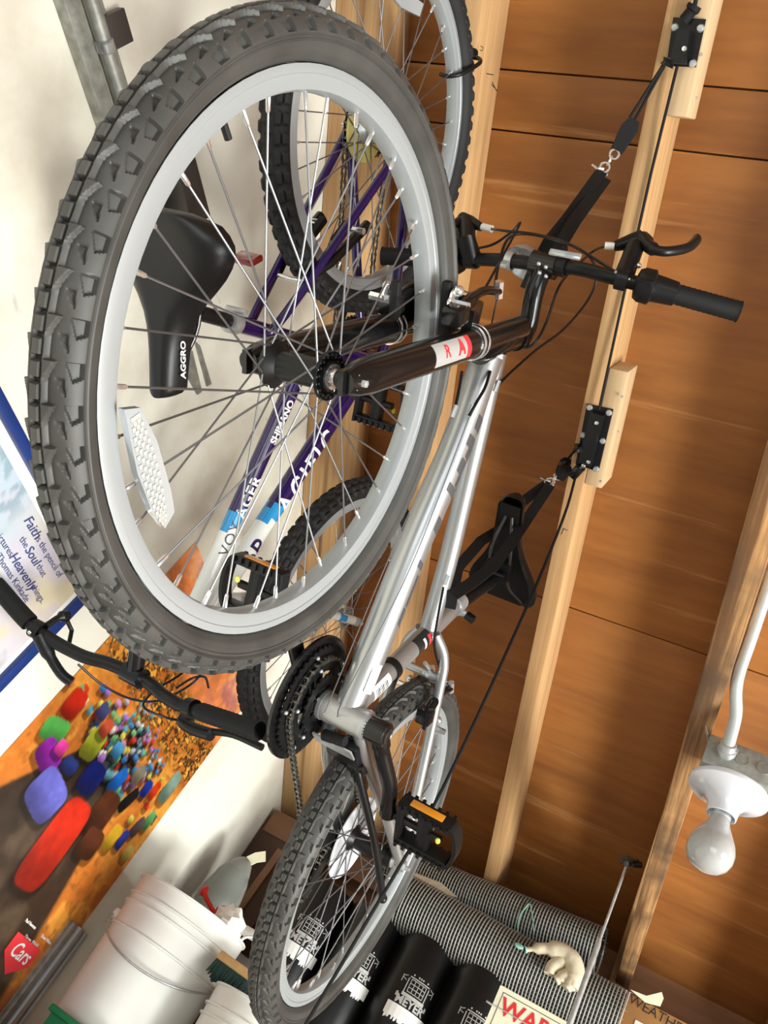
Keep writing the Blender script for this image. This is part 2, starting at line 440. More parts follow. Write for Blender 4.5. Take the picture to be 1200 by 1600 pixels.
def patch_tube(name, a, dirv, out, r, length, ang0, ang1, mat, parent=None, skew=0.0, lift=0.0005):
    d = unit(dirv); o = unit(np.asarray(out, float) - d * (np.asarray(out, float) @ d)); up = np.cross(o, d); a = np.asarray(a, float)
    mb = MB(); V = []; F = []; n = 8
    for i in range(n + 1):
        th = ang0 + (ang1 - ang0) * i / n
        for sg in (-0.5, 0.5):
            for lf in (0.0, lift):
                V.append(a + d * (length * sg + skew * (th - ang0)) + (o * math.cos(th) + up * math.sin(th)) * (r + lf))
    for i in range(n):
        b_ = 4 * i
        F += [(b_ + 1, b_ + 3, b_ + 7, b_ + 5), (b_, b_ + 4, b_ + 6, b_ + 2), (b_, b_ + 1, b_ + 5, b_ + 4), (b_ + 2, b_ + 6, b_ + 7, b_ + 3)]
    mb.add(V, F)
    return mb.build(name, mat, parent)

# ------------------------------------------------------------------ the setting
RFRAME = np.stack([S_ROOF, Y_, N_ROOF * 1.0], 1)       # columns: along the slope, across, outwards
def slab(name, size, centre, R, mat, parent=None, bev=0.0):
    mb = MB(); mb.box((0, 0, 0), size, None, bev)
    o = mb.build(name, mat, parent, smooth=30); o.matrix_local = M4(R, centre); return o

mb = MB(); mb.box((0.6, YW + 0.06, 0.2), (6.0, 0.12, 3.9))
wall = struct(mb.build('wall_back', 'wall_paint', smooth=0)); wall['label'] = 'cream painted plasterboard wall with posters'
mb = MB(); mb.box((XE + 0.05, -1.4, -0.31), (0.10, 5.2, 2.5))
eave = struct(mb.build('wall_eave', 'shelf_wood', smooth=0))
mb = MB(); mb.box((0.2, -1.6, FLOOR - 0.05), (7.0, 6.6, 0.1))
struct(mb.build('floor', 'concrete', smooth=0))

# roof: backing deck on both slopes carries the plywood sheets and the rafters
mb = MB()
mb.box(roofp(0.25, -1.4, D_PLY + 0.045), (4.9, 5.2, 0.05), RFRAME)
RF2 = np.stack([np.array([-math.cos(PITCH), 0, -math.sin(PITCH)]), Y_, np.array([-math.sin(PITCH), 0, math.cos(PITCH)])], 1)
ridge = roofp(-2.2, 0, D_PLY + 0.045)
mb.box(ridge + RF2[:, 0] * 2.0 + np.array([0, -1.4, 0]), (4.0, 5.2, 0.05), RF2)
ceil = struct(mb.build('ceiling', 'plywood', smooth=0)); ceil['label'] = 'sloping plywood roof with pine rafters'
seams = [-2.2, -0.118, 0.002, 1.10, 2.25]
ysplit = [(1.2, -0.95), (-0.957, -3.4)]
for a, b_ in zip(seams[:-1], seams[1:]):
    for y0, y1 in ysplit:
        o = slab('plywood_panel', (b_ - a - 0.0035, y0 - y1, 0.018), roofp((a + b_) / 2, (y0 + y1) / 2, D_PLY + 0.009), RFRAME, 'plywood', ceil, 0.0012)
RD = D_PLY - D_UNDER
def rafter(y0, y1, s0=-2.15, s1=2.2, mat='pine_new', d0=D_UNDER):
    return slab('rafter', (s1 - s0, y1 - y0, D_PLY - d0), roofp((s0 + s1) / 2, (y0 + y1) / 2, (d0 + D_PLY) / 2), RFRAME, mat, ceil, 0.002)
rafter(1.045, 1.083); rafter(1.085, 1.163, d0=1.81)
rafter(0.812, 0.851); rafter(0.407, 0.446); rafter(0.002, 0.041); rafter(-0.403, -0.365)
rafter(-0.81, -0.772); rafter(-1.216, -1.178)
# short boards screwed to the side of the hoist rafter
def block(s0, s1, y0=0.366, y1=0.4065):
    return slab('mounting_board', (s1 - s0, y1 - y0, 0.085), roofp((s0 + s1) / 2, (y0 + y1) / 2, D_UNDER + 0.0425), RFRAME, 'pine_pale', ceil, 0.003)
block(-0.55, -0.055); block(0.435, 0.705)
# horizontal tie joist and wall plate
mb = MB(); mb.box((0, 0, 0), (4.6, 0.038, 0.088), None, 0.003)
jo = mb.build('joist', 'joist_old', ceil); jo.matrix_local = M4(None, (0.36, 0.0195, 0.844)); 
jo.rotation_euler = (0, 0, -0.006)
mb = MB(); mb.box((XE - 0.075, -1.4, 0.735), (0.14, 5.1, 0.076))
struct(mb.build('trim_1', 'shelf_wood', smooth=0))

# screw heads in the two mounting boards
def screws(pts, parent, r=0.0035, d=D_UNDER, mat='zinc'):
    for p in pts:
        mb = MB(); mb.lathe([(0, -0.002), (r * 0.7, -0.0022), (r, -0.0005), (r, 0.001)], p, N_ROOF, 12)
        mb.build('screw', mat, parent)
for (x, y) in [(1095, 85), (1087, 153)]: screws([onY(x, y, 0.3655)], ceil, 0.003)
for (x, y) in [(972, 620), (965, 675), (938, 752)]: screws([onY(x, y, 0.3655)], ceil, 0.003)

for pts in [[(751, 72), (755, 74), (753, 80), (750, 78)], [(760, 115), (771, 117)], [(769, 128), (776, 142)], [(768, 132), (772, 136), (777, 142)], [(738, 142), (740, 147)], [(879, 825), (887, 829)], [(877, 835), (881, 826)]]:
    mb = MB(); mb.tube([onD(x, y, D_UNDER - 0.0002) for x, y in pts], 0.0009, 5); mb.build('pencil_mark', 'ink_black', ceil)

# ------------------------------------------------------------------ wheels
def poly_inside(P, u, v):      # smooth mask of a convex polygon, ccw or cw
    n = len(P); area2 = sum(P[i][0] * P[(i + 1) % n][1] - P[(i + 1) % n][0] * P[i][1] for i in range(n)); sg = 1 if area2 > 0 else -1
    d = None
    for i in range(n):
        a, b_ = np.array(P[i], float), np.array(P[(i + 1) % n], float); e = b_ - a; L = np.hypot(*e)
        q = sg * (e[0] * (v - a[1]) - e[1] * (u - a[0])) / L
        d = q if d is None else np.minimum(d, q)
    return d
def sstep(x, w): return np.clip(x / w + 0.5, 0, 1)
def tire_mesh(name, mat, pitches, per, kind):
    phis = np.radians(np.concatenate([np.linspace(-150, -96, 9)[:-1], np.linspace(-96, 96, 85 if kind == 'scallop' else 41), np.linspace(96, 150, 9)[1:]]))
    nu = pitches * per; th = 2 * np.pi * np.arange(nu) / nu
    PH, TH = np.meshgrid(phis, th)                      # rows along the circumference
    v = np.abs(PH) / (np.pi / 2); t = (TH / (2 * np.pi) * pitches + np.where(PH > 0, 0.5, 0.0)) % 1.0
    t = np.where(PH > 0, t, t)
    h = np.zeros_like(v)
    if kind == 'scallop':
        t = 1.0 - t
        h += 0.0036 * sstep(0.92 - v, 0.08)
        vb = 0.165 + 0.21 * np.clip(1 - t / 0.55, 0, 1) ** 1.6
        ridge = sstep(v - 0.11, 0.03) * sstep(vb - v, 0.035) * sstep(np.minimum(t + 0.02, 1.02 - t), 0.05)
        h += 0.0026 * ridge - 0.0026 * (1 - ridge) * sstep(v - vb, 0.03) * np.clip((0.54 - v) / 0.34, 0, 1)
        t2 = (t * 2) % 1.0
        knob = sstep(np.minimum(t2 - 0.14, 0.90 - t2), 0.10) * sstep(0.095 - v, 0.03)
        h += -0.0030 * sstep(0.12 - v, 0.03) + 0.0064 * knob
        h -= 0.0034 * sstep(poly_inside([(0.40, 0.33), (0.40, 0.50), (0.80, 0.54)], t, v), 0.03)
        h -= 0.0044 * sstep(poly_inside([(0.02, 0.52), (0.00, 0.84), (0.36, 0.84), (0.46, 0.66)], t, v), 0.03)
        h += 0.0016 * np.exp(-((v - 1.03) / 0.02) ** 2) + 0.0008 * np.exp(-((v - 1.36) / 0.02) ** 2)
    else:
        t2 = (t + 0.5 * (v > 0.32)) % 1.0
        def row(v0, v1, a, b_): return sstep(np.minimum(t2 - a, b_ - t2), 0.12) * sstep(v - v0, 0.04) * sstep(v1 - v, 0.04)
        h += 0.0042 * np.maximum.reduce([row(-1, 0.20, 0.18, 0.82), row(0.36, 0.60, 0.15, 0.8), row(0.68, 0.98, 0.2, 0.78)])
    rr = 0.3075 + (0.0215 + h) * np.cos(PH); yy = (0.0240 + h) * np.sin(PH)
    V = np.stack([rr * np.cos(TH), yy, rr * np.sin(TH)], -1).reshape(-1, 3)
    nv = len(phis); i = np.arange(nu)[:, None]; k = np.arange(nv - 1)[None, :]; j = (i + 1) % nu
    F = np.stack([i * nv + k, j * nv + k, j * nv + k + 1, i * nv + k + 1], -1).reshape(-1, 4)
    me = bpy.data.meshes.new(name); me.vertices.add(len(V)); me.vertices.foreach_set('co', V.ravel().astype(np.float32))
    me.loops.add(F.size); me.loops.foreach_set('vertex_index', F.ravel().astype(np.int32))
    me.polygons.add(len(F)); me.polygons.foreach_set('loop_start', np.arange(0, F.size, 4, dtype=np.int32)); me.polygons.foreach_set('loop_total', np.full(len(F), 4, np.int32))
    me.update(calc_edges=True); me.validate(); me.materials.append(MAT[mat])
    me.polygons.foreach_set('use_smooth', [True] * len(me.polygons)); me.set_sharp_from_angle(angle=math.radians(42))
    return me
def rim_mesh():
    mb = MB()
    prof = [(0.2880, -0.0135), (0.2850, -0.0142), (0.2805, -0.0142), (0.2795, -0.0130), (0.2700, -0.0128), (0.2665, -0.0115), (0.2645, -0.006), (0.2640, 0.0), (0.2645, 0.006), (0.2665, 0.0115), (0.2700, 0.0128), (0.2795, 0.0130), (0.2805, 0.0142), (0.2850, 0.0142), (0.2880, 0.0135), (0.2875, 0.0115), (0.2780, 0.010), (0.2780, -0.010), (0.2875, -0.0115)]
    mb.lathe(prof, (0, 0, 0), (0, 1, 0), 96, closed=True)
    return mb.mesh('rim', 'rim_alloy', 28)
def spoke_mesh(side, lead, fl=0.034, fr=0.021):
    mb = MB(); a = lead * math.radians(62)
    hub = np.array([fr * math.cos(a), side * fl, fr * math.sin(a)]); rim = np.array([0.2655, side * 0.003, 0])
    d = unit(rim - hub)
    mb.tube([hub, hub + d * 0.1, rim - d * 0.012], 0.00115, 6)
    mb.mat(1).tube([rim - d * 0.016, rim - d * 0.014, rim - d * 0.004, rim], [0.0014, 0.0022, 0.0024, 0.0024], 8)
    return mb.mesh('spoke', ['spoke_steel', 'chrome'])
RIM_ME = rim_mesh()
SPOKES = {(sd, ld): spoke_mesh(sd, ld) for sd in (-1, 1) for ld in (-1, 1)}
TIRE_ME = tire_mesh('tire', 'tire_rubber', 64, 28, 'scallop')
TIRE2_ME = tire_mesh('tire', 'old_tire_rubber', 70, 12, 'block')
def rot_y(a): return np.array([[math.cos(a), 0, math.sin(a)], [0, 1, 0], [-math.sin(a), 0, math.cos(a)]])
def hub_mesh(half, body=0.016, mat='black_satin', axle=0.006):
    mb = MB()
    mb.lathe([(0.010, -half + 0.012), (0.016, -half + 0.013), (0.0165, -half + 0.026), (0.026, -0.0375), (0.0265, -0.034), (0.024, -0.031), (body, -0.024), (body, 0.024), (0.024, 0.031), (0.0265, 0.034), (0.026, 0.0375), (0.0165, half - 0.026), (0.016, half - 0.013), (0.010, half - 0.012)], (0, 0, 0), (0, 1, 0), 28)
    for sd in (-1, 1):
        for k in range(18):
            a = 2 * math.pi * k / 18; mb.ball((0.0225 * math.cos(a), sd * 0.0375, 0.0225 * math.sin(a)), 0.0018, seg=6, rings=4)
    mb.mat(1)
    for sd in (-1, 1):
        mb.lathe([(0.0135, 0), (0.0135, 0.003), (0.009, 0.0035), (0.0085, 0.007), (0.0055, 0.0075)], (0, sd * (half - 0.013), 0), (0, sd, 0), 20)
    mb.cyl((0, -half - 0.02, 0), (0, half + 0.02, 0), axle * 0.8, 12)
    return mb.mesh('hub', [mat, 'chrome'])
def wheel(name, parent, mat4, tire, half, phase=0.0, hubmat='black_satin', with_spokes=True):
    w = link(name, RIM_ME, parent, mat4)
    link('tire', tire, w)
    link('hub', hub_mesh(half, mat=hubmat), w)
    for j in range(36):
        sd = 1 if j % 2 == 0 else -1; ld = 1 if (j // 2) % 2 == 0 else -1
        link('spoke', SPOKES[(sd, ld)], w, M4(rot_y(phase + 2 * math.pi * j / 36)))
    mb = MB(); a = phase + 0.09; d = np.array([math.cos(a), 0, -math.sin(a)])
    mb.tube([d * 0.262, d * 0.248], [0.0035, 0.0035], 8); mb.build('valve', 'black_matte', w)
    return w

# ------------------------------------------------------------------ the silver bike on the hoist
HA = math.radians(70)
AX = np.array([-math.cos(HA), 0, math.sin(HA)]); FW = np.array([math.sin(HA), 0, math.cos(HA)])
def steer_fn(L, d):
    o = np.array([L, 0, WR]) - FW * 0.04; R = rotm(AX, d)
    return o, R, (lambda p: R @ (p - o) + o)
O1, RS1, S1 = steer_fn(L1, STEER1)
# the front wheel and fork sit a touch off the frame's plane
_h0 = np.array([L1, 0, WR]); _hs = S1(_h0) + R1.T @ np.array([0.0022, 0.0064, 0.0034])
RS1 = rotm((-0.0162, 0, 0.0353), 0.03884) @ RS1
S1 = lambda p: RS1 @ (p - _h0) + _hs
bike = empty('mountain_bike'); bike.matrix_world = M4(R1, T1)
tag(bike, 'silver mountain bike hanging upright from black hoist ropes, big front wheel near the viewer', 'bicycle')
def ap(x, z, y=0.0): return np.array([x, y, z])

# frame
mb = MB()
bb = ap(0.436, 0.318)
dt = spline([ap(0.437, 0.325), b1(588, 1000), b1(641, 866), b1(711, 700), ap(0.812, 0.772)], 8)
mb.tube(dt, [0.0225] * 6 + [0.025] * (len(dt) - 6), 24)
tt = spline([ap(0.372, 0.575), ap(0.418, 0.608), ap(0.486, 0.651), ap(0.591, 0.704), ap(0.69, 0.753), ap(0.80, 0.806)], 6)
mb.tube(tt, 0.0165, 20)
mb.tube([bb, ap(0.333, 0.682)], 0.0165, 20)
mb.cyl(ap(bb[0], bb[2], -0.036), ap(bb[0], bb[2], 0.036), 0.0225, 28)
for sd in (1, -1):
    mb.lathe([(0.0235, 0.0), (0.0235, 0.006), (0.019, 0.007), (0.019, 0.010), (0.012, 0.010)], ap(bb[0], bb[2], sd * 0.034), (0, sd, 0), 28)
    cs = spline([ap(0.425, 0.316, sd * 0.024), ap(0.36, 0.314, sd * 0.036), ap(0.2, 0.322, sd * 0.056), ap(0.02, 0.334, sd * 0.067)], 6)
    mb.tube(cs, [0.0125] * 10 + [0.0105] * (len(cs) - 10), 14)
    ss = spline([ap(0.366, 0.572, sd * 0.016), ap(0.325, 0.560, sd * 0.038), ap(0.26, 0.520, sd * 0.046), ap(0.012, 0.352, sd * 0.067)], 6)
    mb.tube(ss, 0.0092, 14)
    mb.prism([(-0.016, -0.014), (0.024, -0.008), (0.03, 0.010), (0.012, 0.024), (-0.012, 0.012)], ap(0, 0.336, sd * 0.069 - 0.003), (1, 0, 0), (0, 0, 1), -0.006)
mb.tube([ap(0.29, 0.542, -0.04), ap(0.29, 0.542, 0.04)], 0.008, 12)
mb.tube([ap(0.355, 0.314, -0.036), ap(0.355, 0.314, 0.036)], 0.008, 12)
# cable stops brazed on
for px, py, yp in [(706, 652, 0.012), (732, 651, 0.02), (773, 612, 0.02), (694, 914, 0.018)]:
    p = b1(px, py, yp); mb.tube([p - unit(AX) * 0.0, p + ap(0.012, 0.014)], 0.004, 8)
mb.build('frame', 'silver_paint', bike)
# head tube painted black, headset cups
mb = MB(); mb.cyl(O1 + AX * 0.462, O1 + AX * 0.592, 0.0205, 24)
mb.cyl(O1 + AX * 0.452, O1 + AX * 0.470, 0.0245, 24); mb.cyl(O1 + AX * 0.584, O1 + AX * 0.612, 0.0235, 24)
mb.build('head_tube', 'black_gloss', bike)
# broken-up grey lettering along the upper flank of the down tube
def dt_at(x):
    for a, b_ in zip(dt[:-1], dt[1:]):
        if a[0] <= x <= b_[0]:
            t = (x - a[0]) / (b_[0] - a[0]); return a + (b_ - a) * t, unit(b_ - a)
up_out = np.array([-0.55, 0.25, 0.75])
for x, ln, a0, a1 in [(0.733, 0.020, -0.35, 0.25), (0.712, 0.016, -0.15, 0.42), (0.700, 0.016, -0.50, 0.10), (0.686, 0.020, -0.12, 0.35), (0.672, 0.018, -0.55, -0.05), (0.662, 0.012, -0.12, 0.5),
                      (0.628, 0.020, -0.45, 0.2), (0.590, 0.010, -0.1, 0.25), (0.564, 0.044, -0.35, -0.12), (0.535, 0.024, -0.62, 0.0)]:
    c, d = dt_at(x)
    patch_tube('decal', c, d, np.array([0.0, 1.0, 0.0]), 0.0250, ln * 1.15, a0, a1 + 0.18, 'decal_grey', bike, skew=0.008)
c, d = dt_at(0.475); patch_tube('barcode_sticker', c, d, np.array([0.2, 1, -0.2]), 0.0242, 0.05, -0.35, 0.45, 'sticker_white', bike)
sd_ = unit(ap(0.333, 0.682) - bb)
patch_tube('label_band', bb + sd_ * 0.225, sd_, np.array([0.3, 1, 0]), 0.0166, 0.045, -1.2, 1.3, 'sticker_black', bike)
patch_tube('label_stripe', bb + sd_ * 0.243, sd_, np.array([0.3, 1, 0]), 0.0168, 0.010, -0.6, 0.6, 'sticker_red', bike)
patch_tube('label_stripe', bb + sd_ * 0.226, sd_, np.array([0.3, 1, 0]), 0.0168, 0.006, -0.6, 0.6, 'sticker_white', bike)
patch_tube('barcode_sticker', bb + sd_ * 0.085, sd_, np.array([0.3, 1, 0]), 0.0166, 0.05, -0.9, 0.7, 'sticker_white', bike)
for k in range(9):
    patch_tube('barcode_bar', bb + sd_ * (0.066 + 0.004 * k), sd_, np.array([0.3, 1, 0]), 0.0168, 0.0014 + 0.0006 * (k % 3), -0.5, 0.3, 'sticker_black', bike)
# front derailleur clamp
mb = MB(); mb.lathe([(0.0175, -0.007), (0.0195, -0.007), (0.0195, 0.007), (0.0175, 0.007)], bb + sd_ * 0.135, sd_, 24, closed=True)

dc = mb.build('derailleur_clamp', 'black_satin', bike)
mb = MB(); mb.cyl(b1(664, 1036, 0.016), b1(676, 1050, 0.016), 0.004, 10); mb.build('clamp_bolt', 'chrome', dc)
mb = MB(); mb.cyl(b1(662, 1052, 0.016), b1(672, 1062, 0.016), 0.003, 10); mb.build('clamp_bolt', 'chrome', dc)
mb = MB(); mb.box(ap(0.375, 0.44, -0.026), (0.045, 0.012, 0.03), rotm((0, 1, 0), 0.3), 0.003)
mb.box(ap(0.40, 0.43, -0.042), (0.06, 0.003, 0.024), rotm((0, 1, 0), 0.6)); mb.box(ap(0.40, 0.43, -0.052), (0.06, 0.003, 0.03), rotm((0, 1, 0), 0.6))
mb.build('front_derailleur', 'black_satin', bike)

# fork
mb = MB(); hub = np.array([L1, 0, WR])
for sd in (1, -1):
    b0 = hub + ap(0, 0, sd * 0.062)
    mb.tube([b0 - AX * 0.012, b0 + AX * 0.004, b0 + AX * 0.03, b0 + AX * 0.285], [0.012, 0.0175, 0.0205, 0.0205], 24)
    mb.tube([b0 + AX * 0.285, b0 + AX * 0.288, b0 + AX * 0.302, b0 + AX * 0.305], [0.0205, 0.0225, 0.0225, 0.018], 24)
    mb.tube([b0 + AX * 0.30, b0 + AX * 0.452, b0 + AX * 0.462, b0 + AX * 0.466], [0.0165, 0.0165, 0.0160, 0.010], 24)
    mb.prism([(-0.013, -0.018), (0.013, -0.018), (0.016, 0.02), (-0.016, 0.02)], b0 + ap(0, 0, -0.0035 if sd > 0 else -0.0035), FW, AX, -0.006)
cr = []
for k in range(13):
    t = -1 + 2 * k / 12; cr.append(hub + ap(0, 0, 0.062 * t) + AX * (0.425 + 0.008 * (1 - t * t)) - FW * (0.040 * (1 - t * t)))
mb.tube(cr, 0.0175, 16)
arch = []
for k in range(17):
    t = -1 + 2 * k / 16; arch.append(hub + ap(0, 0, 0.060 * t) + AX * (0.275 + 0.085 * (1 - t ** 4)) + FW * (0.026 + 0.004 * (1 - t * t)))
mb.strip(arch, 0.034, 0.014, [AX * 0.3 + FW] * 17)
mb.cyl(hub - FW * 0.04 + AX * 0.42, hub - FW * 0.04 + AX * 0.62, 0.0143, 20)
fork = mb.build('fork', 'black_gloss', bike, xf=S1)
for sd in (1, -1):
    b0 = hub + ap(0, 0, sd * 0.062)
    for a in (0.288, 0.300):
        mb = MB(); mb.lathe([(0.0226, -0.0016), (0.0236, -0.001), (0.0236, 0.001), (0.0226, 0.0016)], b0 + AX * a, AX, 28); mb.build('seal_ring', 'chrome', fork, xf=S1)
for sd in (1, -1):
    mb = MB(); mb.lathe([(0.0105, 0), (0.0105, 0.004), (0.0095, 0.008), (0.0095, 0.0085), (0.004, 0.009), (0.004, 0.016), (0.001, 0.017)], hub + ap(0, 0, sd * 0.066), (0, sd, 0), 6); mb.build('axle_nut', 'zinc', fork, xf=S1)
b0 = S1(hub + ap(0, 0, 0.062) + AX * 0.195)
ax_s = RS1 @ AX
ostk = np.array([0.50, 1.0, -0.12])
patch_tube('sticker', b0, ax_s, ostk, 0.0205, 0.085, -0.75, 0.65, 'sticker_silver', fork)
patch_tube('sticker_band', b0 + ax_s * 0.047, ax_s, ostk, 0.0206, 0.012, -0.75, 0.65, 'sticker_red', fork)
text_tube('sticker_letter', 'A', 0.026, b0 + ax_s * 0.026, ax_s, ostk, 0.0207, 'sticker_red', fork, bold=0.0012)
text_tube('sticker_print', 'R', 0.022, b0 - ax_s * 0.012 , ax_s, ostk, 0.0207, 'sticker_red', fork, bold=0.0004)

# wheels of the silver bike
Mf = M4(RS1, S1(hub))
fwheel = wheel('front_wheel', bike, Mf, TIRE_ME, 0.052, phase=0.06)
rwheel = wheel('rear_wheel', bike, M4(rot_y(0.4), (0, 0, WR)), TIRE_ME, 0.066, phase=0.02)
# clear spoke reflector clipped in the front wheel
iR, iO = RS1.T, S1(hub)
def inw(p): return iR @ (p - iO)
mb = MB()
cor = [inw(b1(*q, 0.012)) for q in [(194, 640), (220, 637), (246, 690), (268, 768), (273, 800), (258, 826), (238, 800), (215, 740)]]
cen = sum(cor) / len(cor); V = [c for c in cor] + [c - np.array([0, 0.007, 0]) for c in cor]; n = len(cor)
mb.add(V, [tuple(range(n)), tuple(range(2 * n - 1, n - 1, -1))] + [(k, n + k, n + (k + 1) % n, (k + 1) % n) for k in range(n)])
refl = mb.build('spoke_reflector', 'reflector_clear', fwheel, smooth=20)
mb = MB()
e0, e1 = (cor[0] + cor[1]) / 2, cor[5]
ld_ = unit(e1 - e0); wd_ = unit(np.cross(ld_, (0, 1, 0)))
for k in range(26):
    for j in range(5):
        t = (k + 0.5) / 26; p = e0 + (e1 - e0) * (0.05 + 0.9 * t) + wd_ * (j - 2) * 0.0042 * math.sin(math.pi * (0.12 + 0.80 * t)) 
        if (k + j) % 2 == 0: mb.box(p + np.array([0, 0.0004, 0]), (0.0042, 0.0012, 0.0036), np.stack([ld_, (0, 1, 0), wd_], 1))
mb.build('prism_pattern', 'sticker_silver', fwheel, smooth=0)['kind'] = 'stuff'
# freewheel, spoke protector, rear axle nuts
mb = MB()
for k, (r, y) in enumerate([(0.055, -0.036), (0.050, -0.040), (0.045, -0.044), (0.040, -0.048), (0.035, -0.052), (0.030, -0.056)]):
    mb.gear((0, y, 0), (0, 1, 0), r, 28 - 3 * k, 0.004, 0.002, 0.016)
mb.build('sprocket_stack', 'dark_steel', rwheel)
mb = MB(); mb.lathe([(0.026, 0), (0.078, 0.003), (0.080, 0.001), (0.080, -0.001), (0.026, -0.002)], (0, -0.033, 0), (0, 1, 0), 48, closed=True)
mb.build('spoke_protector', 'guard_clear', rwheel)
for sd in (1, -1):
    mb = MB(); mb.lathe([(0.0115, 0), (0.0115, 0.004), (0.0095, 0.008), (0.004, 0.009), (0.004, 0.017), (0.001, 0.018)], ap(0, WR, sd * 0.072), (0, sd, 0), 6); mb.build('axle_nut', 'zinc', bike)

# cranks, chainrings, pedals, chain
cd = unit(b1(605, 1286, 0.085) - ap(bb[0], bb[2], 0.085)); cd[1] = 0; cd = unit(cd)
crank = empty('crankset', parent=bike)
mb = MB()
lp = ap(bb[0], bb[2], 0.085) + cd * 0.165; st = ap(bb[0], bb[2], 0.062)
mb.tube(spline([st + cd * 0.0, st + cd * 0.04 + ap(0, 0, 0.006), st + cd * 0.10 + ap(0, 0, 0.022), lp - cd * 0.02, lp + cd * 0.006], 6), [0.015] * 5 + [0.0125] * 14 + [0.0135] * 6, 16)
mb.lathe([(0.017, -0.022), (0.019, -0.02), (0.019, 0.012), (0.016, 0.014), (0.010, 0.0145)], st, (0, 1, 0), 24)
mb.cyl(ap(bb[0], bb[2], -0.06), ap(bb[0], bb[2], 0.06), 0.0085, 14)
rp = ap(bb[0], bb[2], -0.10) - cd * 0.165; sr = ap(bb[0], bb[2], -0.078)
mb.tube(spline([sr, sr - cd * 0.05 + ap(0, 0, -0.004), sr - cd * 0.11 + ap(0, 0, -0.016), rp - cd * 0.004], 6), [0.016] * 4 + [0.0125] * 15, 16)
mb.lathe([(0.018, -0.012), (0.018, 0.014), (0.012, 0.015)], sr, (0, -1, 0), 24)
mb.build('crank_arm', 'black_gloss', crank)
mb = MB(); mb.lathe([(0.0125, 0), (0.0125, 0.001), (0.009, 0.002), (0.008, 0.001)], st + ap(0, 0, 0.0142), (0, 1, 0), 20); mb.build('crank_cap', 'dark_steel', crank)
mb = MB()
for r, y, tn in [(0.0885, -0.060, 42), (0.070, -0.052, 34), (0.050, -0.044, 24)]:
    mb.gear(ap(bb[0], bb[2], y), (0, 1, 0), r, tn, 0.0042, 0.0028, r - 0.020)
    for k in range(5):
        a = 2 * math.pi * k / 5 + 0.3; e = np.array([math.cos(a), 0, math.sin(a)])
        mb.strip([ap(bb[0], bb[2], y) + e * 0.014, ap(bb[0], bb[2], y) + e * (r - 0.014)], 0.018, 0.0028, np.cross(e, (0, 1, 0)))
mb.build('chainring', 'black_satin', crank)
mb = MB(); mb.lathe([(0.078, -0.001), (0.098, -0.0015), (0.1005, -0.001), (0.1005, 0.004), (0.099, 0.004), (0.098, 0.0005), (0.078, 0.0012)], ap(bb[0], bb[2], -0.066), (0, -1, 0), 64, closed=True)
mb.build('chain_guard', 'black_gloss', crank)
for k in range(5):
    a = 2 * math.pi * k / 5 + 0.3; e = np.array([math.cos(a), 0, math.sin(a)])
    for rr_ in (0.078, 0.058):
        mb = MB(); mb.ball(ap(bb[0], bb[2], -0.0565 if rr_ > 0.06 else -0.049) + e * rr_, 0.0035, seg=10, rings=6); mb.build('chainring_bolt', 'zinc', crank)

def pedal(centre, sd, tilt, parent):
    R = np.stack([np.array([math.cos(tilt), 0, math.sin(tilt)]), np.array([0, 1, 0]), np.array([-math.sin(tilt), 0, math.cos(tilt)])], 1)
    p = empty('pedal', parent=parent)
    mb = MB(); c = np.asarray(centre, float)
    q = lambda x, y, z: c + R @ np.array([x, y, z])
    for sx in (-1, 1): mb.box(q(sx * 0.038, 0, 0), (0.014, 0.092, 0.026), R, 0.003)
    mb.box(q(0, 0, 0), (0.074, 0.022, 0.020), R, 0.004)
    mb.box(q(0, -sd * 0.042, 0), (0.08, 0.010, 0.024), R, 0.003)
    arc = [q(0.042 * math.cos(a), sd * (0.040 + 0.016 * math.sin(a)), 0) for a in np.linspace(0, math.pi, 11)]
    mb.strip(arc, 0.024, 0.006, R[:, 2])
    for sx in (-1, 1):
        for k in range(7):
            for sz in (-1, 1): mb.box(q(sx * 0.040, -0.040 + 0.0133 * k, sz * 0.0145), (0.010, 0.005, 0.005), R)
    mb.cyl(q(0, -sd * 0.065, 0), q(0, sd * 0.03, 0), 0.0065, 12)
    body = mb.build('pedal_body', 'black_satin', p)
    for sx in (-1, 1):
        mb = MB(); mb.box(q(sx * 0.0455, 0, 0.0), (0.003, 0.056, 0.013), R, 0.001); mb.build('pedal_reflector', 'reflector_amber', p)
    mb = MB(); mb.ball(q(0.01, sd * 0.028, -0.012), (0.006, 0.004, 0.004)); mb.build('yellow_dot', 'yellow_plastic', p)
    return p
pedal(lp + ap(0, 0, 0.066), 1, 0.25, bike)
pedal(rp + ap(0, 0, -0.062), -1, 0.55, bike)

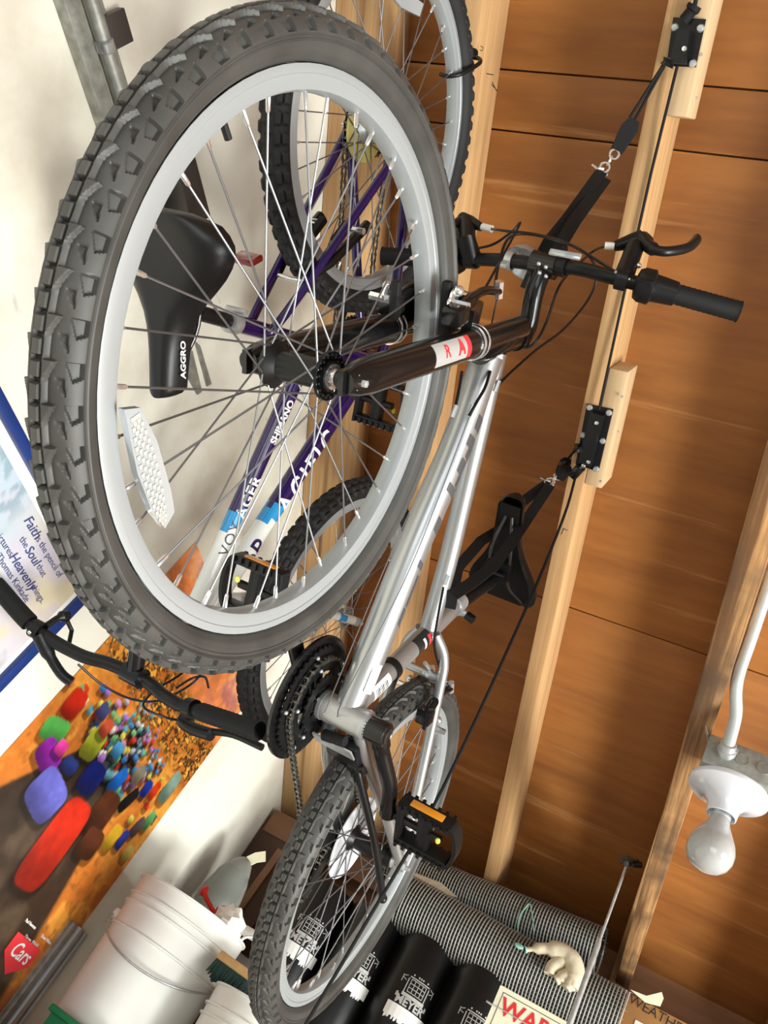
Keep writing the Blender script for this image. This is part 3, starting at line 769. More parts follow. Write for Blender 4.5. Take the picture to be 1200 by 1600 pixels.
def chain(points, name, parent, mat='chain_steel'):
    # plates and rollers along a closed or open path, joined
    P = [np.asarray(p, float) for p in points]; seg = [np.linalg.norm(b_ - a) for a, b_ in zip(P[:-1], P[1:])]; tot = sum(seg)
    n = int(tot / 0.0127); mb = MB(); acc = 0; i = 0; pts = []
    for k in range(n + 1):
        sdist = tot * k / n
        while i < len(seg) - 1 and acc + seg[i] < sdist: acc += seg[i]; i += 1
        t = (sdist - acc) / seg[i]; pts.append(P[i] + (P[i + 1] - P[i]) * min(t, 1))
    for k, (a, b_) in enumerate(zip(pts[:-1], pts[1:])):
        d = unit(b_ - a); mid = (a + b_) / 2; w = np.array([0, 1, 0]); h = np.cross(d, w)
        off = 0.0030 if k % 2 else 0.0042
        for s_ in (-1, 1):
            o_ = mid + w * s_ * off; hl = 0.0088
            mb.prism([(-hl, -0.0022), (-hl + 0.003, -0.0040), (-0.002, -0.0026), (0.002, -0.0026), (hl - 0.003, -0.0040), (hl, -0.0022), (hl, 0.0022), (hl - 0.003, 0.0040), (0.002, 0.0026), (-0.002, 0.0026), (-hl + 0.003, 0.0040), (-hl, 0.0022)], o_, d, h, 0.001)
        mb.cyl(a - w * 0.005, a + w * 0.005, 0.0026, 7)
    return mb.build(name, mat, parent)
def arc_pts(c, r, a0, a1, y, n=14): return [ap(c[0] + r * math.cos(a), c[2] + r * math.sin(a), y) for a in np.linspace(a0, a1, n)]
ch = arc_pts(bb, 0.070, math.radians(95), math.radians(-90), -0.052)
ch += [ap(0.25, 0.235, -0.05), ap(0.035, 0.205, -0.048)]
ch += arc_pts(ap(0.02, 0.20), 0.019, math.radians(-60), math.radians(-220), -0.048, 8)
ch += arc_pts(ap(0.03, 0.262), 0.019, math.radians(-30), math.radians(110), -0.047, 8)
ch += arc_pts(ap(0, WR), 0.045, math.radians(-100), math.radians(-265), -0.046, 12)
ch += [ch[0]]
chain(ch, 'chain', bike)
mb = MB()
for c_ in (ap(0.02, 0.20, -0.048), ap(0.03, 0.262, -0.047)): mb.gear(c_, (0, 1, 0), 0.020, 11, 0.004, 0.004, 0.004)
for y in (-0.043, -0.053): mb.strip([ap(0.018, 0.188, y), ap(0.032, 0.275, y)], 0.026, 0.002, (1, 0, -0.16))
mb.box(ap(0.02, 0.295, -0.062), (0.035, 0.03, 0.04), rotm((0, 1, 0), 0.3), 0.006)
mb.tube([ap(0.0, 0.318, -0.074), ap(0.012, 0.30, -0.07)], 0.009, 12)
mb.build('rear_derailleur', 'black_satin', bike)
# kickstand
mb = MB(); k0 = b1(561, 1212, 0.032); k1 = b1(598, 1404, 0.088)
mb.tube(spline([k0 + ap(0.012, 0.012, -0.01), k0, k0 + (k1 - k0) * 0.5 + ap(0, 0, 0.006), k1], 5), 0.0065, 12)
mb.ball(k1, 0.008); mb.box(ap(0.372, 0.300, 0.004), (0.05, 0.06, 0.018), None, 0.004)
mb.lathe([(0.009, -0.012), (0.012, -0.012), (0.012, 0.016), (0.008, 0.018)], k0 + ap(0.01, 0.01, -0.008), (0.2, 1, 0.1), 18)
mb.build('kickstand', 'black_satin', bike)
mb = MB(); mb.box(ap(0.392, 0.286, -0.004), (0.03, 0.07, 0.003), rotm((0, 1, 0), 0.2))
mb.build('kickstand_plate', 'zinc', bike)
mb = MB(); mb.tube([ap(0.405, 0.289, -0.022), ap(0.412, 0.291, 0.016)], 0.009, 12); mb.build('cable_guide', 'black_matte', bike)

# seatpost, saddle
mb = MB(); top = ap(0.236, 0.842)
mb.tube([bb + sd_ * 0.33, ap(0.252, 0.835)], 0.0127, 16); mb.build('seatpost', 'black_satin', bike)
mb = MB(); c0 = ap(0.333, 0.682)
for k in range(4): mb.lathe([(0.014, 0), (0.0195 - 0.0006 * k, 0.001), (0.0195 - 0.0006 * k, 0.006), (0.014, 0.0065)], c0 + sd_ * (0.007 * k - 0.016), sd_, 24)
mb.cyl(c0 + ap(-0.022, 0.0, -0.022), c0 + ap(-0.022, 0.0, 0.020), 0.007, 12)
clamp = mb.build('seat_clamp', 'zinc', bike)
mb = MB(); mb.lathe([(0.006, 0), (0.0085, 0.002), (0.0085, 0.018), (0.005, 0.020)], c0 + ap(-0.022, 0.0, 0.018), (-0.25, 1, -0.15), 14); mb.build('clamp_lever', 'black_gloss', clamp)

def saddle(parent, nose, tail, wid, mat, pad=0.045, shell='black_matte'):
    # lofted cover: sections from nose to tail, open below, plus base shell and rails
    s_ = empty('saddle', parent=parent)
    nose = np.asarray(nose, float); tail = np.asarray(tail, float); d = tail - nose; Ls = np.linalg.norm(d); d = unit(d); up = np.array([-d[2], 0, d[0]]); up = up * (1 if up[2] > 0 else -1)
    ns, nk = 22, 17; V = []; F = []
    def half(t):
        if t < 0.03: return 0.010 + 0.016 * math.sqrt(t / 0.03)
        base = 0.026 + 0.004 * t
        fl = 1 / (1 + math.exp(-(t - 0.60) * 11))
        wv = base + (wid / 2 - base) * fl
        if t > 0.80: wv *= math.sqrt(max(0.0, 1 - ((t - 0.80) / 0.20) ** 2 * 0.80))
        return wv
    for i in range(ns):
        t = i / (ns - 1); t = 0.5 - 0.5 * math.cos(math.pi * t) if True else t
        w_ = half(t); hgt = pad * (0.75 + 0.25 * t); crown = 0.004 * math.sin(math.pi * t) * -1 + 0.010 * max(0, t - 0.6)
        if t < 0.04: hgt *= 0.6 + 0.4 * t / 0.04
        if t > 0.95: hgt *= 1 - 0.4 * (t - 0.95) / 0.05
        for k in range(nk):
            a = math.pi * (k / (nk - 1)); cx, sy = math.cos(a), math.sin(a)
            yy = w_ * (abs(cx) ** 0.78) * (1 if cx >= 0 else -1); zz = hgt * (sy ** 0.80) - hgt
            V.append(nose + d * (Ls * t) + np.array([0, 1, 0]) * yy + up * (zz + crown))
    for i in range(ns - 1):
        for k in range(nk - 1): F.append((i * nk + k, i * nk + k + 1, (i + 1) * nk + k + 1, (i + 1) * nk + k))
    F.append(tuple(range(nk))); F.append(tuple((ns - 1) * nk + k for k in range(nk)))
    # rim folded inwards below
    o = len(V)
    for i in range(ns):
        for k in (0, nk - 1):
            p = np.array(V[i * nk + k]); c_ = nose + d * (Ls * (0.5 - 0.5 * math.cos(math.pi * i / (ns - 1))))
            q = p + (c_ - p) * np.array([0.0, 1, 0.0]) * 0.22 + up * 0.004
            q[1] = p[1] * 0.78; V.append(q)
    for i in range(ns - 1):
        F.append((i * nk, (i + 1) * nk, o + 2 * (i + 1), o + 2 * i)); F.append((i * nk + nk - 1, o + 2 * i + 1, o + 2 * (i + 1) + 1, (i + 1) * nk + nk - 1))
    mb = MB(); mb.add(V, F); mb.build('saddle_cover', mat, s_, smooth=60)
    mb = MB(); poly = []
    ts = np.linspace(0.03, 0.97, 18)
    for t in ts: poly.append((t * Ls, half(t) * 0.80))
    for t in ts[::-1]: poly.append((t * Ls, -half(t) * 0.80))
    mb.prism(poly, nose - up * (pad * 0.72), d, np.array([0, 1, 0]), 0.004)
    mb.build('saddle_base', shell, s_, smooth=20)
    mb = MB(); low = -up * (pad + 0.018)
    for sd in (1, -1):
        mb.tube(spline([nose + d * 0.035 - up * (pad * 0.8) + ap(0, 0, sd * 0.006), nose + d * (Ls * 0.38) + low + ap(0, 0, sd * 0.021), nose + d * (Ls * 0.70) + low + ap(0, 0, sd * 0.022), nose + d * (Ls * 0.93) - up * (pad * 0.8) + ap(0, 0, sd * 0.045)], 6), 0.0036, 10)
    mb.build('saddle_rail', 'dark_steel', s_)
    mb = MB(); cc = nose + d * (Ls * 0.56) + low
    mb.box(cc, (0.045, 0.052, 0.022), np.stack([d, (0, 1, 0), up], 1), 0.004); mb.cyl(cc - up * 0.02 + ap(0, 0, 0.02), cc - up * 0.02 - ap(0, 0, 0.02), 0.007, 12)
    mb.build('saddle_clamp', 'black_satin', s_)
    return s_
s1_ = saddle(bike, ap(0.408, 0.938), ap(0.135, 0.925), 0.165, 'saddle_vinyl', 0.045)

# stem and handlebar
mb = MB(); bar0 = ap(0.872, 0.978)
mb.tube([O1 + AX * 0.60, O1 + AX * 0.635], [0.0155, 0.0155], 20)
mb.tube(spline([O1 + AX * 0.60, O1 + AX * 0.64 + FW * 0.006, bar0 - ap(0.035, 0.035), bar0], 5), 0.0160, 18)
mb.cyl(bar0 + ap(0, 0, -0.022), bar0 + ap(0, 0, 0.022), 0.0205, 22)
stem = mb.build('stem', 'black_gloss', bike)
for y, z in ((-0.012, 0.0), (0.010, -0.006), (-0.010, -0.016), (0.010, -0.022)):
    mb = MB(); mb.ball(b1(848 + y * 500, 412 - z * 900, 0.02), 0.0035, seg=10, rings=6); mb.build('stem_bolt', 'chrome', stem)
yL = 0.31
pL, pR = b1(1155, 487, 0.312), b1(597, 400, -0.312)
bar_pts = spline([pR, b1(690, 404, -0.205), b1(740, 405, -0.135), b1(790, 407, -0.07), bar0, b1(905, 420, 0.06), b1(960, 434, 0.125), b1(1010, 447, 0.175), pL], 5)
mb = MB(); mb.tube(bar_pts, 0.0113, 16); 
bar = mb.build('handlebar', 'black_satin', bike)
def bar_at(y):
    for a, b_ in zip(bar_pts[:-1], bar_pts[1:]):
        if a[1] <= y <= b_[1]: return a + (b_ - a) * (y - a[1]) / (b_[1] - a[1])
    return bar_pts[-1] if y > 0 else bar_pts[0]
for sd in (1, -1):
    mb = MB(); pts = [bar_at(sd * y) for y in np.linspace(0.214, 0.312, 26)]
    mb.tube(pts, [0.0160 if k % 2 else 0.0151 for k in range(len(pts) - 1)] + [0.0168], 22); mb.build('grip', 'black_matte', bar)
    mb = MB(); a, b_ = bar_at(sd * 0.158), bar_at(sd * 0.222); dd = unit(b_ - a); Ld = np.linalg.norm(b_ - a)
    mb.lathe([(0.013, 0.0), (0.022, 0.002), (0.0265, 0.010), (0.0270, 0.026), (0.0215, 0.029), (0.0210, 0.032), (0.0205, 0.04), (0.0185, Ld - 0.004), (0.014, Ld)], a, dd, 28)
    mb.box(bar_at(sd * 0.176) + ap(0.006, -0.014), (0.03, 0.03, 0.018), None, 0.006)
    mb.build('twist_shifter', 'black_satin', bar)
    a = bar_at(sd * 0.138)
    mb = MB(); mb.lathe([(0.0125, -0.009), (0.0165, -0.009), (0.0165, 0.009), (0.0125, 0.009)], a, unit(bar_at(sd * 0.15) - a), 22, closed=True)
    if sd > 0:
        base = b1x(986, 402, 0.90); pv = b1x(1000, 375, 0.915); tip = b1x(1092, 372, 0.90)
        mb.tube([a, base, b1x(992, 385, 0.908)], [0.016, 0.015, 0.015], 12)
        mb.tube([b1x(960, 385, 0.905), b1x(985, 378, 0.908), b1x(1003, 373, 0.912)], [0.008, 0.0125, 0.0145], 12)
        mb.tube(spline([b1x(1003, 374, 0.912), b1x(1018, 388, 0.915), b1x(1040, 393, 0.915), b1x(1072, 388, 0.91), b1x(1086, 378, 0.908), b1x(1089, 371, 0.906)], 5), [0.0135] * 3 + [0.0105] * 4 + [0.0078] * 17 + [0.006] * 2, 12)
        bl = mb.build('brake_lever', 'black_satin', bar)
        mb = MB(); mb.cyl(b1x(945, 384, 0.905), b1x(960, 385, 0.905), 0.0062, 12); mb.build('barrel_adjuster', 'white_plastic', bl)
        mb = MB(); mb.ball(b1x(998, 415, 0.898), 0.0045); mb.build('lever_bolt', 'chrome', bl)
        mb = MB(); mb.ball(b1x(983, 437, 0.89), 0.004); mb.build('lever_bolt', 'chrome', bl)
    else:
        mb.tube([a, b1x(728, 375, 0.885), b1x(727, 350, 0.89)], [0.017, 0.017, 0.018], 12)
        mb.tube([b1x(752, 355, 0.895), b1x(735, 347, 0.895), b1x(722, 341, 0.893)], [0.007, 0.011, 0.011], 12)
        mb.tube(spline([b1x(722, 341, 0.893), b1x(706, 352, 0.905), b1x(672, 372, 0.905), b1x(652, 378, 0.905), b1x(643, 388, 0.90)], 5), 0.0068, 12)
        bl = mb.build('brake_lever', 'black_satin', bar)
        mb = MB(); mb.cyl(b1x(753, 354, 0.895), b1x(769, 358, 0.895), 0.0062, 12); mb.build('barrel_adjuster', 'white_plastic', bl)
# bell and front reflector
mb = MB(); bc = b1x(819, 409, 0.846)
mb.lathe([(0.0, 0.024), (0.014, 0.022), (0.027, 0.013), (0.0335, 0.0), (0.0345, -0.005), (0.0320, -0.005), (0.030, 0.0), (0.024, 0.010), (0.012, 0.018), (0.0, 0.020)], bc, (0.25, 0.1, 1), 34)
bell = mb.build('bell', 'zinc', bike)
mb = MB(); a = bar_at(-0.062); mb.lathe([(0.0130, -0.006), (0.0160, -0.006), (0.0160, 0.006), (0.0130, 0.006)], a, (0, 1, 0), 24, closed=True)
mb.box(a + ap(0.004, -0.022), (0.008, 0.012, 0.016), None, 0.002); mb.box(a + ap(0.0, 0.024), (0.008, 0.012, 0.02), None, 0.002); mb.build('bell_clamp', 'zinc', bell)
mb = MB(); a = bar_at(0.030); mb.lathe([(0.0130, -0.008), (0.0165, -0.008), (0.0165, 0.008), (0.0130, 0.008)], a, (0, 1, 0), 24, closed=True)
mb.box(a + ap(0.018, 0.004), (0.03, 0.010, 0.008), None, 0.002); rf = mb.build('reflector_bracket', 'black_satin', bike)
mb = MB(); p0, p1 = b1x(858, 393, 0.915), b1x(908, 402, 0.915); mid = (p0 + p1) / 2
mb.box(mid, (0.006, np.linalg.norm(p1 - p0), 0.011), np.stack([unit(np.cross(unit(p1 - p0), (0.55, 0, 0.85))), unit(p1 - p0), unit(np.cross(np.cross(unit(p1 - p0), (0.55, 0, 0.85)), p1 - p0))], 1), 0.003)
mb.build('front_reflector', 'reflector_clear', rf)

# rim brakes
def brake(name, pad, piv, armend, wire_end, parent, sd):
    b = empty(name, parent=parent)
    mb = MB(); pad, piv, armend, wire_end = [np.asarray(q, float) for q in (pad, piv, armend, wire_end)]
    t = unit(np.cross((0, 1, 0), piv - np.array([L1 if pad[0] > 0.5 else 0, 0, WR])))
    mb.box(pad, (0.048, 0.012, 0.012), np.stack([t, (0, 1, 0), np.cross(t, (0, 1, 0))], 1), 0.003)
    mb.build('brake_pad', 'black_matte', b)
    mb = MB(); mb.tube(spline([piv, piv * 0.5 + armend * 0.5 + ap(0.012, 0.006), armend], 5), [0.009] * 4 + [0.006] * 7, 12)
    mb.box(piv, (0.024, 0.028, 0.03), np.stack([t, (0, 1, 0), np.cross(t, (0, 1, 0))], 1), 0.005)
    mb.build('brake_arm', 'black_gloss', b)
    mb = MB(); mb.ball(pad + ap(0.012, 0.006, sd * 0.014), 0.0075); mb.lathe([(0.011, 0), (0.011, 0.003), (0.006, 0.004)], pad + ap(0.006, 0.0, sd * 0.010), (0, sd, 0), 18)
    mb.cyl(pad + ap(0, -0.004, sd * 0.006), pad + ap(0, -0.004, sd * 0.034), 0.0055, 6)
    mb.build('brake_bolt', 'chrome', b)
    mb = MB(); mb.cyl(armend - ap(0.010, 0.0), armend + ap(0.014, 0.002), 0.0065, 6); mb.build('cable_anchor', 'chrome', b)
    mb = MB(); mb.tube([armend, wire_end], 0.0013, 6); mb.build('brake_wire', 'spoke_steel', b)
    return b
brake('front_brake', b1(697, 468, 0.022), b1(712, 492, 0.045), b1(779, 455, 0.034), b1(768, 506, 0.012), bike, 1)
brake('front_brake', b1(618, 468, -0.022), b1(612, 476, -0.045), b1(690, 443, -0.034), b1(740, 460, -0.012), bike, -1)
brake('rear_brake', b1(672, 1130, 0.022), b1(664, 1118, 0.045), b1(704, 1075, 0.045), b1(692, 1056, 0.03), bike, 1)
brake('rear_brake', b1(648, 1075, -0.022), b1(640, 1080, -0.045), b1(675, 1050, -0.04), b1(690, 1052, -0.02), bike, -1)

# cables
def cable(pts, parent, r=0.0023, name='cable_housing', mat='black_satin'):
    mb = MB(); mb.tube(spline(pts, 8), r, 8); return mb.build(name, mat, parent)
cable([b1x(947, 384, 0.905), b1(928, 392, 0.02), b1(905, 412, 0.02), b1(875, 445, 0.03), b1(855, 500, 0.03), b1(840, 530, 0.03), b1(825, 543, 0.02), b1(812, 540, 0.01)], bike)
cable([b1x(769, 358, 0.895), b1(800, 362, -0.02), b1(835, 366, 0.0), b1(880, 378, 0.02), b1(920, 400, 0.03), b1(932, 432, 0.03), b1(918, 470, 0.03), b1(880, 515, 0.03), b1(840, 545, 0.022), b1(800, 580, 0.02), b1(778, 602, 0.02)], bike)
cable([b1(962, 425, 0.14), b1(930, 405, 0.09), b1(890, 382, 0.05), b1(830, 366, 0.03), b1(795, 372, 0.01), b1(780, 410, 0.0), b1(774, 445, 0.01), b1(778, 452, 0.02)], bike)
cable([b1(735, 390, -0.14), b1(770, 382, -0.10), b1(800, 362, -0.06), b1(812, 350, -0.05), b1(780, 410, -0.04), b1(757, 452, -0.02)], bike, 0.0022)
cable([b1(766, 580, 0.020), b1(758, 605, 0.024), b1(745, 628, 0.024), b1(733, 650, 0.022)], bike, 0.0024)
cable([b1(722, 580, 0.0), b1(716, 615, 0.006), b1(708, 650, 0.012)], bike, 0.0024)
cable([b1(733, 652, 0.022), b1(640, 890, 0.026), b1(540, 1085, 0.010), b1(527, 1120, 0.0)], bike, 0.0009, 'cable_wire', 'spoke_steel')
cable([b1(707, 652, 0.012), b1(600, 890, 0.006), b1(515, 1095, -0.010), b1(505, 1115, -0.012)], bike, 0.0009, 'cable_wire', 'spoke_steel')
cable([b1(693, 918, 0.019), b1(682, 975, 0.020), b1(679, 1010, 0.024), b1(688, 1045, 0.034), b1(697, 1060, 0.036)], bike, 0.0024)

# ------------------------------------------------------------------ the second bike, upside down under the rafters
O2, RS2, S2 = steer_fn(L2, 0.0)
bk2 = empty('hanging_bike'); bk2.matrix_world = Matrix.Translation(Vector(T2)) @ M4(R2) @ Matrix.Scale(SC2, 4)
tag(bk2, 'purple and white bike hung upside down by its wheels beside the poster wall', 'bicycle')
bb2 = ap(0.444, 0.285); hub2 = np.array([L2, 0, WR])
def by_x(mb, i0, x0, x1):     # paint faces: white ahead of x1, blue between, purple behind
    for k in range(i0, len(mb.f)):
        x = sum(mb.v[i][0] for i in mb.f[k]) / len(mb.f[k])
        mb.m[k] = 1 if x > x1 else (2 if x > x0 else 0)
def dense(a, b_, n=40): return [a + (b_ - a) * k / n for k in range(n + 1)]
mb = MB()
tt0, tt1 = ap(0.378, 0.508), ap(0.822, 0.815)
i0 = len(mb.f); mb.tube(dense(tt0, tt1), 0.0160, 20); by_x(mb, i0, 0.648, 0.676)
dt0, dt1 = bb2 + ap(0.0, 0.01), ap(0.838, 0.775)
i0 = len(mb.f); mb.tube(dense(dt0, dt1), 0.0190, 20); by_x(mb, i0, 0.672, 0.698)
mb.mat(0)
sdir2 = unit(ap(0.312, 0.695) - bb2)
mb.tube([bb2, bb2 + sdir2 * 0.468], 0.0148, 18)
mb.cyl(ap(bb2[0], bb2[2], -0.035), ap(bb2[0], bb2[2], 0.035), 0.021, 24)
for sd in (1, -1):
    mb.tube(spline([bb2 + ap(-0.01, 0, sd * 0.022), bb2 + ap(-0.12, 0.004, sd * 0.042), ap(0.02, 0.333, sd * 0.066)], 6), 0.0098, 12)
    mb.tube(spline([bb2 + sdir2 * 0.395 + ap(0, 0, sd * 0.012), bb2 + sdir2 * 0.37 + ap(-0.035, -0.01, sd * 0.030), ap(0.012, 0.350, sd * 0.066)], 6), 0.0082, 12)
    mb.prism([(-0.014, -0.014), (0.022, -0.008), (0.026, 0.010), (0.012, 0.022), (-0.012, 0.012)], ap(0, 0.334, sd * 0.068 - 0.003), (1, 0, 0), (0, 0, 1), -0.006)
mb.mat(1).cyl(O2 + AX * 0.462, O2 + AX * 0.592, 0.0195, 22)
fr2 = mb.build('frame', ['purple_paint', 'white_paint', 'blue_paint'], bk2)
mb = MB(); mb.cyl(O2 + AX * 0.450, O2 + AX * 0.468, 0.022, 22); mb.build('headset', 'chrome', bk2)
mb = MB(); mb.cyl(O2 + AX * 0.586, O2 + AX * 0.608, 0.022, 22); mb.build('headset', 'chrome', bk2)
mb = MB()
for sd in (1, -1):
    i0 = len(mb.f)
    mb.tube(spline([hub2 - FW * 0.04 + AX * 0.432 + ap(0, 0, sd * 0.012), hub2 - FW * 0.04 + AX * 0.425 + ap(0, 0, sd * 0.040), hub2 - FW * 0.038 + AX * 0.36 + ap(0, 0, sd * 0.056), hub2 - FW * 0.030 + AX * 0.15 + ap(0, 0, sd * 0.056), hub2 + ap(0, 0, sd * 0.056)], 8), [0.0145] * 9 + [0.0150] * 9 + [0.0135] * 8 + [0.0105] * 7, 16)
    for k in range(i0, len(mb.f)):
        dd = np.mean([np.linalg.norm(np.array(mb.v[i]) - hub2) for i in mb.f[k]]); mb.m[k] = 1 if 0.090 < dd < 0.112 else 0
mb.mat(0).cyl(hub2 - FW * 0.04 + AX * 0.42, hub2 - FW * 0.04 + AX * 0.46, 0.016, 18)
mb.build('fork', ['white_paint', 'blue_paint'], bk2)
for sd in (1, -1):
    mb = MB(); mb.lathe([(0.0115, 0), (0.0115, 0.005), (0.0095, 0.009), (0.004, 0.010), (0.004, 0.018), (0.001, 0.019)], hub2 + ap(0, 0, sd * 0.062), (0, sd, 0), 6); mb.build('axle_nut', 'zinc', bk2)
# lettering
td = unit(tt0 - tt1); out2 = np.array([0.0, 1.0, 0.28])
def onax(px, py, a, b_):
    p = b2(px, py, 0.0); d = unit(b_ - a); return a + d * ((p - a) @ d)
dd2 = unit(dt0 - dt1)
for wd, sz, px, py, mt_, bo, sp in [('AGER', 0.030, 386, 777, 'sticker_white', 0.0008, 1.12), ('VOY', 0.030, 356, 841, 'decal_grey', 0.0, 1.12), ('SHIMANO', 0.0195, 432, 657, 'sticker_white', 0.0008, 1.0)]:
    text_tube('lettering', wd, sz, onax(px, py, tt0, tt1), td, out2, 0.0160, mt_, bk2, bold=bo, spacing=sp)
text_tube('lettering', 'ACIFIC', 0.0500, onax(467, 731, dt0, dt1), dd2, np.array([0, 1.0, -0.22]), 0.0190, 'sticker_white', bk2, bold=0.0010, spacing=1.32)
text_tube('lettering', 'P', 0.0500, onax(393, 851, dt0, dt1), dd2, np.array([0, 1.0, -0.22]), 0.0190, 'purple_paint', bk2, bold=0.0006)
text_tube('lettering', 'H2', 0.022, bb2 + sdir2 * 0.318, -sdir2, np.array([0.3, 1.0, 0]), 0.0148, 'blue_paint', bk2)
# wheels
r2w = wheel('rear_wheel', bk2, M4(rot_y(0.25), (0, 0, WR)), TIRE2_ME, 0.066, phase=0.03, hubmat='zinc')
f2w = wheel('front_wheel', bk2, M4(rot_y(0.1), hub2), TIRE2_ME, 0.050, phase=0.05, hubmat='zinc')
iR2 = rot_y(0.25).T
mb = MB(); cor = [iR2 @ (b2(*q, 0.012) - ap(0, WR)) for q in [(606, -14), (632, -16), (662, 6), (656, 26), (628, 12)]]
n = len(cor); mb.add([c for c in cor] + [c - np.array([0, 0.007, 0]) for c in cor], [tuple(range(n)), tuple(range(2 * n - 1, n - 1, -1))] + [(k, n + k, n + (k + 1) % n, (k + 1) % n) for k in range(n)])
mb.build('spoke_reflector', 'reflector_clear', r2w, smooth=20)
mb = MB()
for k, (r, y) in enumerate([(0.052, -0.038), (0.046, -0.042), (0.041, -0.046), (0.036, -0.050), (0.031, -0.054)]): mb.gear((0, y, 0), (0, 1, 0), r, 28 - 3 * k, 0.004, 0.002, 0.014)
mb.build('sprocket_stack', 'dark_steel', r2w)
mb = MB(); mb.lathe([(0.022, 0), (0.060, 0.003), (0.0615, 0.001), (0.0615, -0.001), (0.022, -0.002)], (0, -0.034, 0), (0, 1, 0), 40, closed=True)
mb.build('spoke_protector', 'guard_amber', r2w)
# cranks
c2 = empty('crankset', parent=bk2)
pl2 = b2(592, 632, 0.135); cd2 = pl2 - bb2; cd2[1] = 0; cd2 = unit(cd2)
mb = MB(); s0 = ap(bb2[0], bb2[2], 0.062)
mb.tube(spline([s0, s0 + cd2 * 0.05 + ap(0, 0, 0.004), s0 + cd2 * 0.12 + ap(0, 0, 0.018), s0 + cd2 * 0.17 + ap(0, 0, 0.020)], 5), 0.012, 14)
mb.lathe([(0.017, -0.02), (0.017, 0.012), (0.01, 0.013)], s0, (0, 1, 0), 20)
s3 = ap(bb2[0], bb2[2], -0.070)
mb.tube([s3, s3 - cd2 * 0.17 + ap(0, 0, -0.012)], 0.012, 14); mb.cyl(ap(bb2[0], bb2[2], -0.07), ap(bb2[0], bb2[2], 0.06), 0.008, 12)
mb.build('crank_arm', 'black_gloss', c2)
mb = MB()
for r, y, tn in [(0.085, -0.058, 42), (0.068, -0.050, 34), (0.048, -0.043, 24)]:
    mb.gear(ap(bb2[0], bb2[2], y), (0, 1, 0), r, tn, 0.004, 0.0028, r - 0.02)
    for k in range(5):
        a = 2 * math.pi * k / 5; e = np.array([math.cos(a), 0, math.sin(a)])
        mb.strip([ap(bb2[0], bb2[2], y) + e * 0.012, ap(bb2[0], bb2[2], y) + e * (r - 0.014)], 0.016, 0.0028, np.cross(e, (0, 1, 0)))
mb.build('chainring', 'black_satin', c2)
pedal(s0 + cd2 * 0.17 + ap(0, 0, 0.068), 1, 0.15, bk2)
pedal(s3 - cd2 * 0.17 + ap(0, 0, -0.07), -1, 0.15, bk2)
ch = arc_pts(bb2, 0.066, math.radians(95), math.radians(-95), -0.050)
ch += [ap(0.25, 0.235, -0.05), ap(0.045, 0.225, -0.048)] + arc_pts(ap(0.03, 0.215), 0.018, math.radians(-60), math.radians(-220), -0.048, 8)
ch += arc_pts(ap(0.03, 0.272), 0.018, math.radians(-30), math.radians(110), -0.047, 8) + arc_pts(ap(0, WR), 0.046, math.radians(-100), math.radians(-265), -0.046, 12)
ch += [ch[0]]
chain(ch, 'chain', bk2)
mb = MB()
for c_ in (ap(0.03, 0.215, -0.048), ap(0.03, 0.272, -0.047)): mb.gear(c_, (0, 1, 0), 0.019, 11, 0.004, 0.004, 0.004)
for y in (-0.043, -0.053): mb.strip([ap(0.028, 0.200, y), ap(0.032, 0.285, y)], 0.026, 0.002, (1, 0, 0))
mb.box(ap(0.02, 0.300, -0.062), (0.035, 0.03, 0.05), rotm((0, 1, 0), 0.3), 0.006)
mb.build('rear_derailleur', 'black_satin', bk2)
# seat
mb = MB(); cl = bb2 + sdir2 * 0.464
mb.lathe([(0.0135, -0.012), (0.0185, -0.011), (0.0185, 0.011), (0.0135, 0.012)], cl, sdir2, 22); mb.cyl(cl + ap(-0.02, 0, -0.012), cl + ap(-0.02, 0, 0.028), 0.006, 12); mb.build('seat_clamp', 'zinc', bk2)
mb = MB(); mb.tube([cl, cl + sdir2 * 0.085], 0.0125, 14); mb.build('seatpost', 'black_satin', bk2)
nose2 = b2(258, 617, 0.0)
sad2 = saddle(bk2, nose2 * np.array([1, 0, 1]) + ap(0, 0.022), nose2 * np.array([1, 0, 1]) + ap(-0.272, 0.030), 0.24, 'saddle_vinyl', 0.055)
sv = nose2 * np.array([1, 0, 1]) + ap(-0.060, -0.006)
text_flat('saddle_print', 'AGGRO', 0.016, sv + ap(0, 0.0, 0.0285), (-1, -0.02, 0), (0, 0.10, 1), 'sticker_white', sad2, shear=0.25, bold=0.0005, lift=0.003)
mb = MB(); rp2 = b2(386, 404, 0.0)
mb.box(rp2, (0.012, 0.045, 0.03), rotm((0, 1, 0), 0.3), 0.004); mb.build('rear_reflector', 'reflector_red', bk2)
# brakes and their links
for sd in (1, -1):
    p = [ap(0.155, 0.430, sd * 0.052), ap(0.215, 0.53, sd * 0.048), ap(0.245, 0.575, sd * 0.030)]
    mb = MB(); mb.tube(p, [0.010, 0.008, 0.006], 12); br = mb.build('brake_arm', 'black_gloss', bk2)
    mb = MB(); mb.box(ap(0.170, 0.475, sd * 0.026), (0.05, 0.014, 0.014), rotm((0, 1, 0), -0.9), 0.003); mb.build('brake_pad', 'black_matte', br)
    mb = MB(); mb.cyl(ap(0.163, 0.462, sd * 0.034), ap(0.163, 0.462, sd * 0.066), 0.006, 10); mb.build('brake_bolt', 'chrome', br)
mb = MB(); mb.tube([ap(0.245, 0.575, 0.04), ap(0.247, 0.577, 0.0), ap(0.245, 0.575, -0.04)], 0.004, 10); mb.build('brake_link', 'chrome', bk2)
